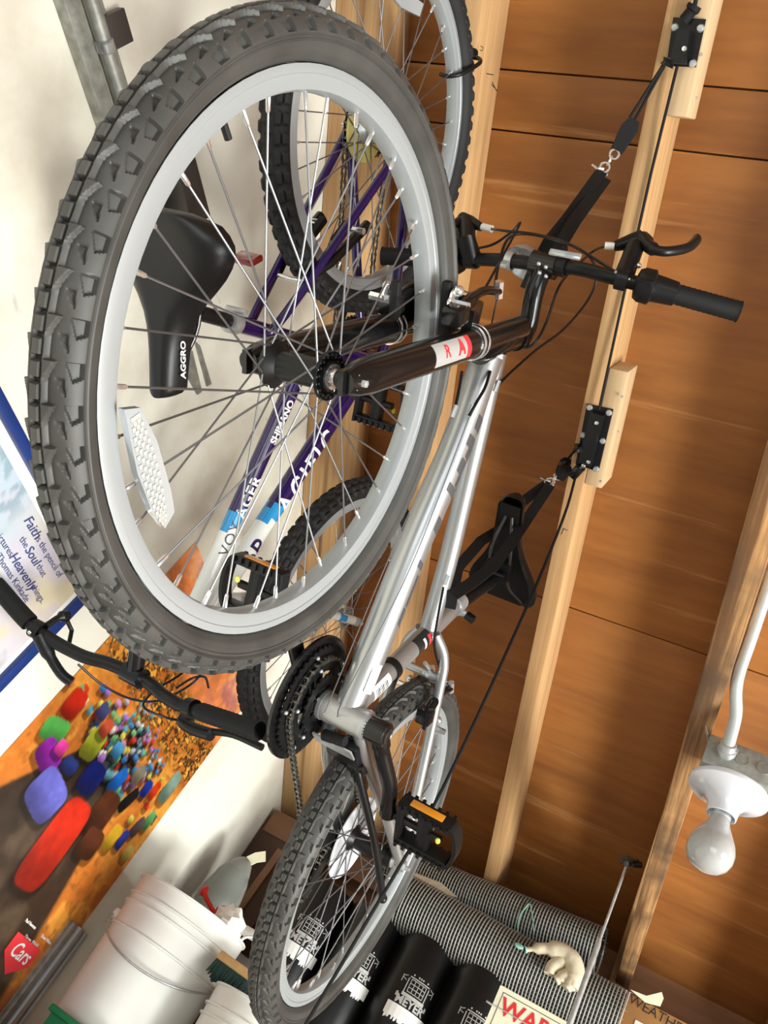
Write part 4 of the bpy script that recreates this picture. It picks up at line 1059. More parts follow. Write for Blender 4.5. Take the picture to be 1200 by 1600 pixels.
# stem, bar, grips, levers
BP = [(-8, 912, -0.290), (56, 982, -0.185), (122, 1022, -0.098), (168, 1036, -0.048), (210, 1054, 0.0), (238, 1071, 0.035), (256, 1087, 0.066), (280, 1101, 0.100), (308, 1110, 0.142), (406, 1143, 0.278)]
bp2 = spline([b2(*q) for q in BP], 6)
mb = MB(); mb.tube(bp2, 0.0112, 16); bar2 = mb.build('handlebar', 'black_satin', bk2)
cb = b2(210, 1054, 0.0)
mb = MB(); mb.tube([O2 + AX * 0.55, O2 + AX * 0.64], 0.0112, 14); mb.tube(spline([O2 + AX * 0.60, O2 + AX * 0.645 + FW * 0.012, cb], 4), 0.0150, 16); mb.cyl(cb + ap(0, 0, -0.02), cb + ap(0, 0, 0.02), 0.018, 18); mb.build('stem', 'black_gloss', bk2)
def bar2_at(y):
    for a, b_ in zip(bp2[:-1], bp2[1:]):
        if a[1] <= y <= b_[1]: return a + (b_ - a) * (y - a[1]) / (b_[1] - a[1])
    return bp2[-1] if y > 0 else bp2[0]
mb = MB(); mb.tube([bar2_at(y) for y in np.linspace(0.150, 0.277, 30)], [0.0155 if k % 2 else 0.0145 for k in range(30)], 18); mb.build('grip', 'black_matte', bar2)
mb = MB(); mb.tube([bar2_at(y) for y in np.linspace(-0.289, -0.200, 10)], 0.0160, 18); mb.build('grip', 'black_matte', bar2)
for sd in (1, -1):
    a = bar2_at(sd * (0.128 if sd > 0 else 0.182)); d = unit(bar2_at(sd * 0.14) - bar2_at(sd * 0.12))
    mb = MB(); mb.lathe([(0.0118, -0.009), (0.0165, -0.009), (0.0165, 0.009), (0.0118, 0.009)], a, d, 20, closed=True)
    if sd > 0:
        mb.tube(spline([b2(300, 1118, 0.10), b2(285, 1125, 0.09), b2(300, 1138, 0.12), b2(330, 1148, 0.165)], 4), 0.011, 12)
        mb.tube(spline([b2(330, 1143, 0.16), b2(365, 1148, 0.20), b2(410, 1168, 0.26)], 4), 0.006, 10)
    else:
        mb.tube(spline([b2(60, 990, -0.17), b2(75, 1020, -0.15), b2(95, 1052, -0.12), b2(112, 1066, -0.10)], 4), [0.012] * 5 + [0.009] * 8, 12)
        mb.tube(spline([b2(72, 978, -0.17), b2(92, 965, -0.17), b2(105, 962, -0.17)], 4), [0.006] * 5 + [0.010] * 4, 12)
        mb.tube([b2(105, 970, -0.165), b2(112, 985, -0.16), b2(108, 1005, -0.145)], 0.004, 8)
    lv = mb.build('brake_lever', 'black_satin', bar2)
    mb = MB(); mb.ball(a + ap(0.004, 0.0, 0) + d * 0.0 + np.array([-0.006, 0, 0.014]) * (1 if sd < 0 else -1), 0.0045); mb.build('lever_bolt', 'chrome', lv)
cable([b2(122, 1038, -0.09), b2(160, 1070, -0.06), b2(205, 1092, -0.02), b2(250, 1094, 0.02), b2(300, 1068, 0.06), b2(322, 1040, 0.06)], bk2, 0.0022)
cable([b2(285, 1125, 0.09), b2(262, 1122, 0.07), b2(225, 1105, 0.04), b2(238, 1082, 0.02), b2(280, 1055, 0.02), b2(300, 1036, 0.02)], bk2, 0.0022)
cable([b2(275, 1075, 0.01), b2(300, 1060, 0.03), b2(320, 1058, 0.04), b2(326, 1075, 0.05)], bk2, 0.0022)
cable([b2(372, 800, 0.016), b2(395, 750, 0.017), b2(449, 617, 0.017)], bk2, 0.0016, 'cable_wire', 'spoke_steel')

# ------------------------------------------------------------------ hoist
def quadplate(px, D, t, mat, name, parent=None, bev=True):
    P = [onD(x, y, D) for x, y in px]; n = len(P); mb = MB()
    mb.add([p for p in P] + [p + N_ROOF * t for p in P], [tuple(range(n)), tuple(range(2 * n - 1, n - 1, -1))] + [(k, n + k, n + (k + 1) % n, (k + 1) % n) for k in range(n)])
    return mb.build(name, mat, parent, smooth=20)
def bracket(label, plate_px, rib_px, dot_px, screw_px, extra):
    o = empty('pulley_bracket'); tag(o, label, 'pulley bracket', 'hoist pulley brackets')
    quadplate(plate_px, D_UNDER - 0.004, 0.0035, 'black_satin', 'plate', o)
    quadplate(rib_px, D_UNDER - 0.026, 0.022, 'black_satin', 'housing', o)
    for x, y in dot_px:
        mb = MB(); p = onD(x, y, D_UNDER - 0.027); mb.lathe([(0, -0.002), (0.004, -0.0015), (0.005, 0.002)], p, N_ROOF, 12); mb.build('rivet', 'chrome', o)
    for x, y in screw_px:
        mb = MB(); p = onD(x, y, D_UNDER - 0.005); mb.lathe([(0, -0.003), (0.005, -0.0028), (0.0072, 0.0), (0.0072, 0.002)], p, N_ROOF, 16); mb.build('screw', 'zinc', o)
    return o
pb1 = bracket('black pulley bracket on the hoist rafter at top, four silver screws, above the handlebar',
              [(1052, 27), (1103, 30), (1087, 105), (1041, 103)], [(1058, 45), (1078, 46), (1071, 100), (1046, 98)], [(1069, 76)], [(1054, 43), (1094, 44), (1082, 99), (1045, 97)], None)
mb = MB(); p0 = onD(1044, 98, D_UNDER - 0.018); mb.lathe([(0.006, -0.005), (0.013, -0.006), (0.010, 0), (0.013, 0.006), (0.006, 0.005)], p0, Y_ * 0.3 + S_ROOF, 20); mb.build('sheave', 'black_gloss', pb1)
mb = MB(); mb.tube(spline([onD(1068, 32, D_UNDER - 0.012), onD(1080, 18, D_UNDER - 0.012), onD(1086, 8, D_UNDER - 0.012)], 4), [0.010] * 5 + [0.013] * 4, 10)
mb.build('rope_knot', 'rope_black', pb1)
pb2 = bracket('long black pulley bracket in mid rafter, five screws, above the saddle',
              [(917, 631), (958, 640), (935, 737), (919, 732), (899, 726)], [(922, 645), (942, 650), (921, 730), (903, 722)], [(932, 661), (919, 722), (911, 728)], [(921, 637), (951, 645), (911, 680), (941, 689), (931, 733)], None)
mb = MB(); mb.box(onD(901, 737, D_UNDER - 0.030), (0.030, 0.022, 0.030), RFRAME @ rotm((0, 0, 1), 0.5), 0.004); mb.build('rope_lock', 'black_gloss', pb2)
mb = MB(); p0 = onD(905, 700, D_UNDER - 0.02); mb.lathe([(0.006, -0.005), (0.013, -0.006), (0.010, 0), (0.013, 0.006), (0.006, 0.005)], p0, S_ROOF, 20); mb.build('sheave', 'black_gloss', pb2)

blk1, blk2 = onY(977, 212, 0.462), onY(881, 733, 0.458)
hk1, hk2 = onY(940, 268, 0.470), onY(857, 754, 0.466)
rope = empty('hoist_rope', onD(936, 640, D_UNDER - 0.02))
tag(rope, 'thin black hoist rope running along the rafter and hanging down past the rear wheel', 'rope')
def rp_(pts, r=0.0029):
    mb = MB(); o = np.array(rope.location); mb.tube([np.asarray(p) - o for p in pts], r, 8); return mb.build('rope_run', 'rope_black', rope)
rp_([onD(1091, -20, D_UNDER - 0.012), onD(1085, 12, D_UNDER - 0.012)], 0.004)
rp_([onD(1058, 104, D_UNDER - 0.016), onD(1018, 267, D_UNDER - 0.006), onD(975, 460, D_UNDER - 0.006), onD(936, 640, D_UNDER - 0.016)])
rp_([onD(1041, 94, D_UNDER - 0.02), onY(984, 184, 0.462)]); rp_([onD(1038, 103, D_UNDER - 0.02), onY(991, 188, 0.462)])
rp_([onD(906, 695, D_UNDER - 0.02), onY(888, 716, 0.458)])
top_ = onD(900, 742, D_UNDER - 0.035)
rp_(spline([top_, onY(880, 810, 0.392), onY(820, 955, 0.375), onX(690, 1235, 1.335), onX(560, 1462, 1.36), onX(478, 1600, 1.38), onX(420, 1700, 1.40)], 5))

def pblock(p, toward, label, hook_to, L=0.05):
    o = empty('pulley_block', p); tag(o, label, 'pulley', 'travelling pulley blocks')
    d = unit(np.asarray(toward) - p); side = unit(np.cross(d, RC[2])); dep = np.cross(d, side)
    R = np.stack([d, side, dep], 1)
    mb = MB()
    for s_ in (-1, 1): mb.prism([(-L / 2, -0.012), (L * 0.25, -0.016), (L / 2, -0.010), (L / 2, 0.010), (L * 0.25, 0.016), (-L / 2, 0.012)], dep * (s_ * 0.012) - dep * 0.002, d, side, 0.004)
    mb.box(d * (-L * 0.42), (0.010, 0.022, 0.024), R); mb.build('cheek_plate', 'black_satin', o)
    mb = MB(); mb.lathe([(0.004, -0.008), (0.015, -0.008), (0.011, 0), (0.015, 0.008), (0.004, 0.008)], d * 0.004, dep, 20); mb.build('sheave', 'black_gloss', o)
    mb = MB(); mb.ball(d * 0.006 + dep * -0.015, 0.004, seg=10, rings=6); mb.build('rivet', 'chrome', o)
    e = np.asarray(hook_to) - p; mb = MB(); hd = unit(e); n_ = 3
    a0 = d * (-L * 0.5); ring_c = [a0 + (e - a0) * t for t in (0.15, 0.48, 0.80)]
    for k, c_ in enumerate(ring_c): mb.ring(c_, side if k % 2 else dep, 0.0085, 0.0022, 18, 6)
    mb.tube(spline([e + hd * -0.008, e + side * 0.010, e + hd * 0.012, e - side * 0.012], 4), 0.0024, 8)
    mb.tube([e + side * 0.004, e + side * 0.022 - hd * 0.004], 0.002, 8)
    mb.build('hook', 'chrome', o)
    return o
pblock(blk1, onD(1041, 98, D_UNDER - 0.02), 'black pulley block with a chrome hook, hanging above the handlebar strap', hk1, 0.060)
pblock(blk2, onD(906, 695, D_UNDER - 0.02), 'black pulley block with a chrome hook, hanging above the saddle strap', hk2, 0.045)

def strap(name, legs, label, width=0.022):
    o = empty(name, legs[0][0]); tag(o, label, 'strap', 'lifting straps'); base = np.asarray(legs[0][0])
    for pts in legs:
        mb = MB(); mb.strip([np.asarray(p) - base for p in pts], width, 0.003, np.array([0.35, -0.8, 0.25])); mb.build('webbing', 'webbing_black', o)
    return o
strap('lifting_strap', [[hk1, w1(b1(885, 345, -0.01)), w1(b1(858, 378, -0.012)), w1(b1(840, 412, -0.026)), w1(b1(822, 452, -0.030))],
                        [hk1 + np.array([0.01, -0.01, -0.004]), w1(b1(898, 345, 0.004)), w1(b1(874, 385, 0.010)), w1(bar_at(0.012) + ap(-0.0, -0.022))]],
      'black webbing strap lifting the silver bike by its handlebar stem')
strap('lifting_strap', [[hk2, w1(b1(815, 785, -0.02)), w1(b1(790, 822, -0.035)), w1(b1(752, 845, -0.045)), w1(b1(716, 886, -0.045)), w1(b1(706, 932, -0.026))],
                        [hk2 + np.array([0.0, -0.006, -0.006]), w1(b1(803, 842, 0.034)), w1(b1(770, 885, 0.036)), w1(b1(735, 912, 0.032)), w1(b1(707, 930, 0.026)), w1(b1(702, 950, 0.022))]],
      'black webbing strap looped round the seat tube under the saddle')

# hook that carries the upside-down bike's rear wheel
hp = b2(712, 108, 0.0); e2 = unit(hp - ap(0, WR)); e2[1] = 0
def w2(p): return R2 @ (np.asarray(p, float) * SC2) + T2
hkl = [ap(0, WR) + e2 * r + ap(0, 0, y) for r, y in [(0.368, -0.004), (0.350, 0.004), (0.345, 0.022), (0.325, 0.034), (0.29, 0.030), (0.262, 0.020), (0.250, 0.0), (0.256, -0.018)]]
base = w2(hkl[0]); ho = empty('bike_hook', base)
tag(ho, 'black coated hook holding the rim of the purple bike under the rafter', 'hook')
mb = MB(); mb.tube(spline([w2(p) - base for p in hkl], 5), 0.0042, 10); mb.build('hook_rod', 'black_satin', ho)
mb = MB(); mb.lathe([(0.0, -0.004), (0.010, -0.003), (0.010, 0.004)], N_ROOF * 0.0, N_ROOF, 14); mb.build('hook_collar', 'black_satin', ho)

# ------------------------------------------------------------------ lamp on the joist
LT = 1.50
def lp_(x, y, t=LT): return ray(x, y) * t
pc = lp_(1137, 1240)                     # centre of the holder's plate
lamp = empty('ceiling_lamp', pc); tag(lamp, 'bare bulb in a white porcelain holder on a steel box beside the joist', 'lamp')
Zd = np.array([0, 0, 1.0])
mb = MB(); mb.box((0, 0, 0.0345), (0.102, 0.102, 0.054), None, 0.004); boxo = mb.build('junction_box', 'galvanized', lamp)
for k in range(2):
    mb = MB(); mb.lathe([(0.0105, 0.0), (0.0105, 0.0012), (0.009, 0.0012), (0.009, 0.0004), (0, 0.0004)], (-0.051, 0.008 - 0.032 * k - 0.012, 0.036), (-1, 0, 0), 20); mb.build('knockout', 'galvanized', boxo)
mb = MB(); mb.lathe([(0.0, 0.008), (0.060, 0.008), (0.0615, 0.004), (0.0605, 0.0), (0.050, -0.004), (0.032, -0.013), (0.024, -0.026), (0.0225, -0.040), (0.021, -0.041), (0.020, -0.030), (0.0, -0.030)], (0, 0, 0), (0, 0, 1), 48)
mb.build('lamp_holder', 'porcelain', lamp, smooth=45)
mb = MB(); mb.lathe([(0.0133, -0.028), (0.0135, -0.040), (0.0145, -0.046), (0.0185, -0.058), (0.0265, -0.073), (0.0325, -0.086), (0.0350, -0.098), (0.0340, -0.110), (0.0290, -0.121), (0.0200, -0.129), (0.0095, -0.1325), (0.0, -0.1335)], (0, 0, 0), (0, 0, 1), 36)
mb.build('bulb', 'bulb_glass', lamp, smooth=60)
mb = MB(); mb.lathe([(0.0150, -0.030), (0.0150, -0.043), (0.0140, -0.044)], (0, 0, 0), (0, 0, 1), 24); mb.build('screw_shell', 'zinc', lamp)
mb = MB(); p = lp_(1105, 1152, LT) - pc; mb.strip(spline([p + np.array([-0.02, 0.004, 0.0]), p, p + np.array([0.012, -0.012, -0.010]), p + np.array([0.03, -0.016, -0.004])], 4), 0.016, 0.002, (0, 0.5, 1)); mb.build('box_strap', 'zinc', lamp)
mb = MB(); mb.ball(p + np.array([0.014, -0.014, -0.012]), 0.005, seg=10, rings=6); mb.build('screw', 'zinc', lamp)
cpts = [lp_(1134, 1178, 1.475), lp_(1142, 1150, 1.455), lp_(1150, 1115, 1.43), lp_(1150, 1080, 1.41), lp_(1155, 1050, 1.395), lp_(1172, 1000, 1.37), lp_(1192, 940, 1.34), lp_(1216, 868, 1.30), lp_(1260, 740, 1.24), np.array([0.45, -0.030, 0.90]), np.array([-0.4, -0.016, 0.90]), np.array([-1.6, -0.016, 0.90])]
cb0 = cpts[0]; con = empty('conduit_pipe', cb0); tag(con, 'bent grey steel conduit running down the joist to the lamp box', 'conduit')
mb = MB(); mb.tube([p - cb0 for p in spline(cpts, 6)], 0.0092, 16); mb.build('pipe', 'conduit_steel', con)
mb = MB(); d = unit(cpts[1] - cpts[0]); mb.lathe([(0.0095, 0.022), (0.0125, 0.020), (0.0125, 0.010), (0.0145, 0.009), (0.0145, 0.002), (0.012, 0.0), (0.012, -0.014)], (0, 0, 0), d, 18); mb.build('connector', 'zinc', con)
mb = MB(); mb.box(d * 0.012 + np.array([0, -0.013, 0]), (0.006, 0.006, 0.006)); mb.build('screw', 'zinc', con)

# hanging rod with its round hanger
kp = onZ(981, 1347, 0.86); 
rod = empty('hanging_rod', kp); tag(rod, 'thin steel rod hanging straight down from the joist in front of the wire mesh', 'rod')
mb = MB(); mb.tube([(0, 0, -0.01), (0, 0, -0.19)], 0.0032, 10); mb.build('thin_rod', 'zinc', rod)
mb = MB(); mb.tube([(0, 0, -0.185), (0, 0, -0.20), (0, 0, -0.55)], [0.0034, 0.0062, 0.0062], 12); mb.build('sleeve', 'zinc', rod)
mb = MB(); mb.lathe([(0.0, 0.012), (0.008, 0.012), (0.020, 0.006), (0.021, 0.002), (0.010, -0.002), (0.007, -0.012), (0.0, -0.012)], (0, 0, 0), (0, 0.25, 1), 22); mb.build('hanger_cap', 'dark_steel', rod)
mb = MB(); mb.tube([(0.0, -0.012, 0.0), (0.0, -0.030, 0.008)], 0.007, 10); mb.ball((0.0, -0.018, 0.012), 0.005, seg=8, rings=6); mb.build('hanger_arm', 'black_satin', rod)

# ------------------------------------------------------------------ things on the poster wall
def print_grid(name, x0, x1, z0, z1, nx, nz, fn, mat, parent, y):
    xs = np.linspace(x0, x1, nx + 1); zs = np.linspace(z1, z0, nz + 1); X, Z = np.meshgrid(xs, zs)
    V = np.stack([X, np.full_like(X, y), Z], -1).reshape(-1, 3)
    i = np.arange(nz)[:, None]; k = np.arange(nx)[None, :]; w = nx + 1
    F = np.stack([i * w + k, (i + 1) * w + k, (i + 1) * w + k + 1, i * w + k + 1], -1).reshape(-1, 4)
    me = bpy.data.meshes.new(name); me.from_pydata(V.tolist(), [], F.tolist()); me.materials.append(MAT[mat])
    col = fn(X.ravel(), Z.ravel()); ca = me.color_attributes.new('print', 'FLOAT_COLOR', 'POINT')
    ca.data.foreach_set('color', np.concatenate([col, np.ones((len(col), 1))], 1).ravel().astype(np.float32))
    return link(name, me, parent)
def vnoise(x, y, seed):       # smooth value noise
    r = np.random.default_rng(seed).random((64, 64)); xi, yi = np.floor(x).astype(int), np.floor(y).astype(int); fx, fy = x - xi, y - yi
    fx, fy = fx * fx * (3 - 2 * fx), fy * fy * (3 - 2 * fy); g = lambda a, b_: r[a % 64, b_ % 64]
    return (g(xi, yi) * (1 - fx) + g(xi + 1, yi) * fx) * (1 - fy) + (g(xi, yi + 1) * (1 - fx) + g(xi + 1, yi + 1) * fx) * fy
def fbm(x, y, seed, o=4): return sum(vnoise(x * 2 ** k, y * 2 ** k, seed + k) / 2 ** (k + 1) for k in range(o)) / (1 - 0.5 ** o)
def lerp(a, b_, t): return a * (1 - t)[:, None] + np.array(b_) * t[:, None]
def sm(x, a, b_): t = np.clip((x - a) / (b_ - a), 0, 1); return t * t * (3 - 2 * t)

PX0, PX1, PZ0, PZ1 = 1.410, 2.056, -0.115, 0.872
def paint_poster(X, Z):
    n1 = fbm(X * 14, Z * 14, 3); n2 = fbm(X * 40, Z * 40, 9); n3 = fbm(X * 70, Z * 110, 21)
    c = np.tile(np.array([0.62, 0.25, 0.06]), (len(X), 1))                     # desert
    c = lerp(c, (0.80, 0.42, 0.10), sm(n1, 0.45, 0.7)); c = lerp(c, (0.20, 0.09, 0.03), sm(n2, 0.56, 0.78) * 0.55)
    u = (X - PX0) / (PX1 - PX0)
    # sky along the top, town below it
    c = lerp(c, (0.80, 0.33, 0.14), sm(Z, 0.66, 0.72)); c = lerp(c, (0.82, 0.50, 0.30), sm(Z, 0.74, 0.86) * sm(n1, 0.35, 0.65)); c = lerp(c, (0.45, 0.18, 0.25), sm(Z, 0.68, 0.78) * sm(n1, 0.55, 0.75) * 0.6)
    town = sm(Z, 0.53, 0.57) * (1 - sm(Z, 0.66, 0.70))
    c = lerp(c, (0.10, 0.06, 0.03), town * sm(n3, 0.42, 0.52)); c = lerp(c, (0.75, 0.42, 0.10), town * sm(n3, 0.60, 0.66))
    # dark road widening towards the bottom
    cx = 1.72 + (Z - 0.45) * 0.22; hw = 0.035 + np.clip(0.55 - Z, 0, 1) * 0.55
    road = 1 - sm(np.abs(X - cx) / hw, 0.92, 1.0); road = road * (1 - sm(Z, 0.52, 0.56))
    rc = lerp(np.tile(np.array([0.075, 0.050, 0.034]), (len(X), 1)), (0.14, 0.10, 0.07), sm(n1, 0.4, 0.7)); c = c * (1 - road)[:, None] + rc * road[:, None]
    for off in (-0.012, 0.006):
        ln = (1 - sm(np.abs(X - (1.545 + (Z - 0.12) * 0.42 + off)), 0.003, 0.005)) * (1 - sm(Z, 0.14, 0.16)); c = lerp(c, (0.60, 0.30, 0.05), ln)
    # a crowd of plain rounded patches of colour
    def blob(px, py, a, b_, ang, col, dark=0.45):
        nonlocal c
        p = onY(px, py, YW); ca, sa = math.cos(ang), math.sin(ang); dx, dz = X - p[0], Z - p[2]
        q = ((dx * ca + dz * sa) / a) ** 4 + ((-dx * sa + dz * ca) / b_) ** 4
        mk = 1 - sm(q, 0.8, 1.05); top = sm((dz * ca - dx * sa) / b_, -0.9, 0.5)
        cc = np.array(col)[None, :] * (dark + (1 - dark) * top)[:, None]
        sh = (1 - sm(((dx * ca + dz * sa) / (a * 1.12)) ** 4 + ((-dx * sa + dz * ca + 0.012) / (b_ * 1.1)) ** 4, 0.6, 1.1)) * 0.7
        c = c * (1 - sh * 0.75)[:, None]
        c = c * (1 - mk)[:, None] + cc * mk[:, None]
    rg = np.random.default_rng(11)
    pal = [(0.7, 0.1, 0.05), (0.1, 0.3, 0.6), (0.7, 0.6, 0.15), (0.5, 0.5, 0.52), (0.25, 0.5, 0.25), (0.45, 0.25, 0.6), (0.75, 0.72, 0.66), (0.12, 0.12, 0.14), (0.55, 0.3, 0.4), (0.2, 0.45, 0.5)]
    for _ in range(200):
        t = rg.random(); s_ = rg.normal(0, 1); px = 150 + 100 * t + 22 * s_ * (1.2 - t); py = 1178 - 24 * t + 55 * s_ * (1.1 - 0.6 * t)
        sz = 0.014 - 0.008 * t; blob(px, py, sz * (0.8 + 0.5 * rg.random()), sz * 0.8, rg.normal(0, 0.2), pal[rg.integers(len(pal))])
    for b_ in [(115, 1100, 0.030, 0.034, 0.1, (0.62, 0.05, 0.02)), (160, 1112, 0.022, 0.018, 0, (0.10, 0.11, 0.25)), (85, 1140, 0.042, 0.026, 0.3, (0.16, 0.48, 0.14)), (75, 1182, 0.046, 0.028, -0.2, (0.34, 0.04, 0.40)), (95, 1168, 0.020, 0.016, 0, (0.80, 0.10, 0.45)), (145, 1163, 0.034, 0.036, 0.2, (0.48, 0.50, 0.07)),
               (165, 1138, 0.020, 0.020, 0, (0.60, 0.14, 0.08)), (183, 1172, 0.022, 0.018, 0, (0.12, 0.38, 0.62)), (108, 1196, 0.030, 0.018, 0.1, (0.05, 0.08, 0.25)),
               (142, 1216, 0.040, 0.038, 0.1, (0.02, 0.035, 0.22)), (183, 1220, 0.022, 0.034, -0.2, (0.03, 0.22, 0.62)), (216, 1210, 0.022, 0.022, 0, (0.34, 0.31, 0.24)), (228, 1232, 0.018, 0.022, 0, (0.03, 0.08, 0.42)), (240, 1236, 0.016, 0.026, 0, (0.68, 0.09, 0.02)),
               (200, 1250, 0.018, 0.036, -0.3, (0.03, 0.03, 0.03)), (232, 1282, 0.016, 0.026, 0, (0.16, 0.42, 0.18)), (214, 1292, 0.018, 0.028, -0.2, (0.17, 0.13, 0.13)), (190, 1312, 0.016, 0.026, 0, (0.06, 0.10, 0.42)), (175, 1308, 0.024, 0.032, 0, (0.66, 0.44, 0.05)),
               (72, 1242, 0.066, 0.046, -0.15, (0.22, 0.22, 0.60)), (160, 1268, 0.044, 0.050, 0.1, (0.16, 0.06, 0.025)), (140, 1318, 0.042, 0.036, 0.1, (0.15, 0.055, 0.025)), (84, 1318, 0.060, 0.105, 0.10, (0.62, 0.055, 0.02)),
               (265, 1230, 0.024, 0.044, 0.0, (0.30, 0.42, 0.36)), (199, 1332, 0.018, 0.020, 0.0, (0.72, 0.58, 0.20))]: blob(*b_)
    c = np.clip(c * (0.78 + 0.5 * n2 * (0.6 + n3))[:, None], 0, 1) ** 1.35
    return np.clip(c, 0, 1)
post = empty('poster', (1.733, YW - 0.002, PZ0)); tag(post, 'large orange movie poster crowded with small coloured shapes, left of the white buckets', 'poster')
pw = np.array(post.location)
po = print_grid('poster_sheet', PX0, PX1, PZ0, PZ1, 190, 290, paint_poster, 'poster_print', post, YW - 0.0015); po.location = -pw
def wtxt(txt, size, x, z, mat, parent, y=YW - 0.0020, **k):
    return text_flat('lettering', txt, size, np.array([x, y, z]) - np.array(parent.location), (1, 0, 0), (0, 0, 1), mat, parent, **k)
q = onY(60, 1455, YW); wtxt('Paul Newman', 0.0095, onY(47, 1443, YW)[0], onY(47, 1443, YW)[2], 'sticker_white', post, bold=0.0003); wtxt('Owen Wilson', 0.0095, onY(71, 1467, YW)[0], onY(71, 1467, YW)[2], 'sticker_white', post, bold=0.0003)
q = onY(48, 1470, YW); wtxt('Disney  PIXAR', 0.0115, q[0], q[2], 'sticker_white', post)
q = onY(30, 1490, YW)
mb = MB(); mb.prism([(-0.062, 0.030), (0.062, 0.030), (0.060, -0.012), (0.0, -0.045), (-0.060, -0.012)], q - pw + np.array([0, -0.0022, 0]), (1, 0, 0), (0, 0, 1), 0.0004); mb.build('badge', 'sticker_red', post)
wtxt('Cars', 0.044, q[0], q[2] + 0.002, 'sticker_white', post, y=YW - 0.0030, shear=0.3, bold=0.0006)

pic = empty('framed_picture', (0.94, YW - 0.01, 0.0)); tag(pic, 'blue framed pastel landscape print with a motto about faith', 'picture'); pl = np.array(pic.location)
FX0, FX1, FZ0, FZ1, FWD = 0.60, 1.267, -0.10, 0.614, 0.022
for (a, b_, c_, d_) in [(FX0, FX1, FZ1 - FWD, FZ1), (FX0, FX1, FZ0, FZ0 + FWD), (FX0, FX0 + FWD, FZ0, FZ1), (FX1 - FWD, FX1, FZ0, FZ1)]:
    mb = MB(); mb.box(np.array([(a + b_) / 2, YW - 0.010, (c_ + d_) / 2]) - pl, (b_ - a, 0.018, d_ - c_), None, 0.003); mb.build('frame_bar', 'frame_blue', pic)
mb = MB(); mb.box(np.array([(FX0 + FX1) / 2, YW - 0.004, (FZ0 + FZ1) / 2]) - pl, (FX1 - FX0 - 0.03, 0.004, FZ1 - FZ0 - 0.03)); mb.build('mat_board', 'mat_white', pic, smooth=0)
def paint_pic(X, Z):
    n1 = fbm(X * 9, Z * 9, 31); n2 = fbm(X * 45, Z * 30, 41); n4 = fbm(X * 22, Z * 22, 51)
    c = np.tile(np.array([0.44, 0.52, 0.60]), (len(X), 1)); c = lerp(c, (0.60, 0.56, 0.60), sm(X, 0.95, 1.15)); c = lerp(c, (0.66, 0.58, 0.42), sm(n1, 0.45, 0.68) * sm(X, 0.95, 1.15)); c = lerp(c, (0.55, 0.48, 0.56), sm(n4, 0.5, 0.7) * 0.5)
    # misty pines at upper left, dark wooded bank below
    tree = sm(n2 + (0.53 - Z) * 1.1 - np.abs(((X - 0.5) * 14) % 1 - 0.5) * 0.45, 0.40, 0.52) * (1 - sm(X, 0.96, 1.02)); c = lerp(c, (0.20, 0.30, 0.36), tree * 0.7)
    bank = sm(0.36 - Z + (1.15 - X) * 0.15 + (n2 - 0.5) * 0.12, -0.03, 0.03); c = lerp(c, (0.26, 0.33, 0.36), bank * 0.75); c = lerp(c, (0.45, 0.38, 0.33), bank * sm(n4, 0.5, 0.65) * 0.6)
    return np.clip(c, 0, 1)
po = print_grid('print_sheet', FX0 + 0.044, FX1 - 0.034, FZ0 + 0.044, FZ1 - 0.044, 110, 120, paint_pic, 'picture_print', pic, YW - 0.0075); po.location = -pl
yk = YW - 0.0078
def ptxt(txt, size, px, py, bold=0.0, shear=0.0):
    q = onY(px, py, YW); return text_flat('lettering', txt, size, np.array([q[0], yk, q[2]]) - pl, (1, 0, 0), (0, 0, 1), 'ink_blue', pic, bold=bold, shear=shear)
ptxt('Faith', 0.027, 46, 822, 0.0003, 0.25); ptxt('is the pencil of', 0.019, 72, 868)
ptxt('the', 0.019, 33, 845); ptxt('Soul', 0.026, 46, 866, 0.0003, 0.25); ptxt('that', 0.019, 60, 889)
ptxt('pictures', 0.019, 2, 847); ptxt('Heavenly', 0.026, 31, 891, 0.0003, 0.25); ptxt('things.', 0.019, 55, 926)
ptxt('Thomas Kinkade', 0.019, 16, 902)

# horizontal strut and pipe high on the wall
st = empty('wall_strut', (0.1, YW, 1.0)); tag(st, 'pair of dull galvanized rails fixed along the top of the cream wall', 'rail'); so = np.array(st.location)
mb = MB(); mb.box(np.array([0.08, YW - 0.012, 1.004]) - so, (1.24, 0.024, 0.032), None, 0.003); mb.build('flat_rail', 'galvanized', st)
mb = MB(); mb.tube([np.array([-0.54, YW - 0.018, 1.046]) - so, np.array([0.70, YW - 0.018, 1.046]) - so], 0.0125, 14); mb.build('pipe', 'galvanized', st)
mb = MB(); mb.box(np.array([0.08, YW - 0.006, 1.068]) - so, (1.24, 0.012, 0.014), None, 0.002); mb.build('thin_rail', 'galvanized', st)
cp = onY(152, 78, YW - 0.02)
mb = MB(); mb.lathe([(0.0125, -0.008), (0.0150, -0.008), (0.0150, 0.008), (0.0125, 0.008)], np.array([cp[0], YW - 0.018, 1.046]) - so, (1, 0, 0), 24, closed=True); mb.box(np.array([cp[0], YW - 0.034, 1.036]) - so, (0.016, 0.010, 0.016), None, 0.002); mb.build('pipe_clamp', 'zinc', st)
mb = MB(); mb.box(np.array([cp[0] - 0.012, YW - 0.014, 1.082]) - so, (0.050, 0.014, 0.050), None, 0.002); mb.build('clamp_plate', 'bracket_brown', st)
br = empty('wall_bracket', (0.66, YW, 1.07)); tag(br, 'dark brown metal bracket on the wall above the black saddle', 'bracket')
mb = MB(); mb.box((-0.02, -0.035, 0.03), (0.16, 0.07, 0.055), None, 0.004); mb.build('bracket_arm', 'bracket_brown', br)
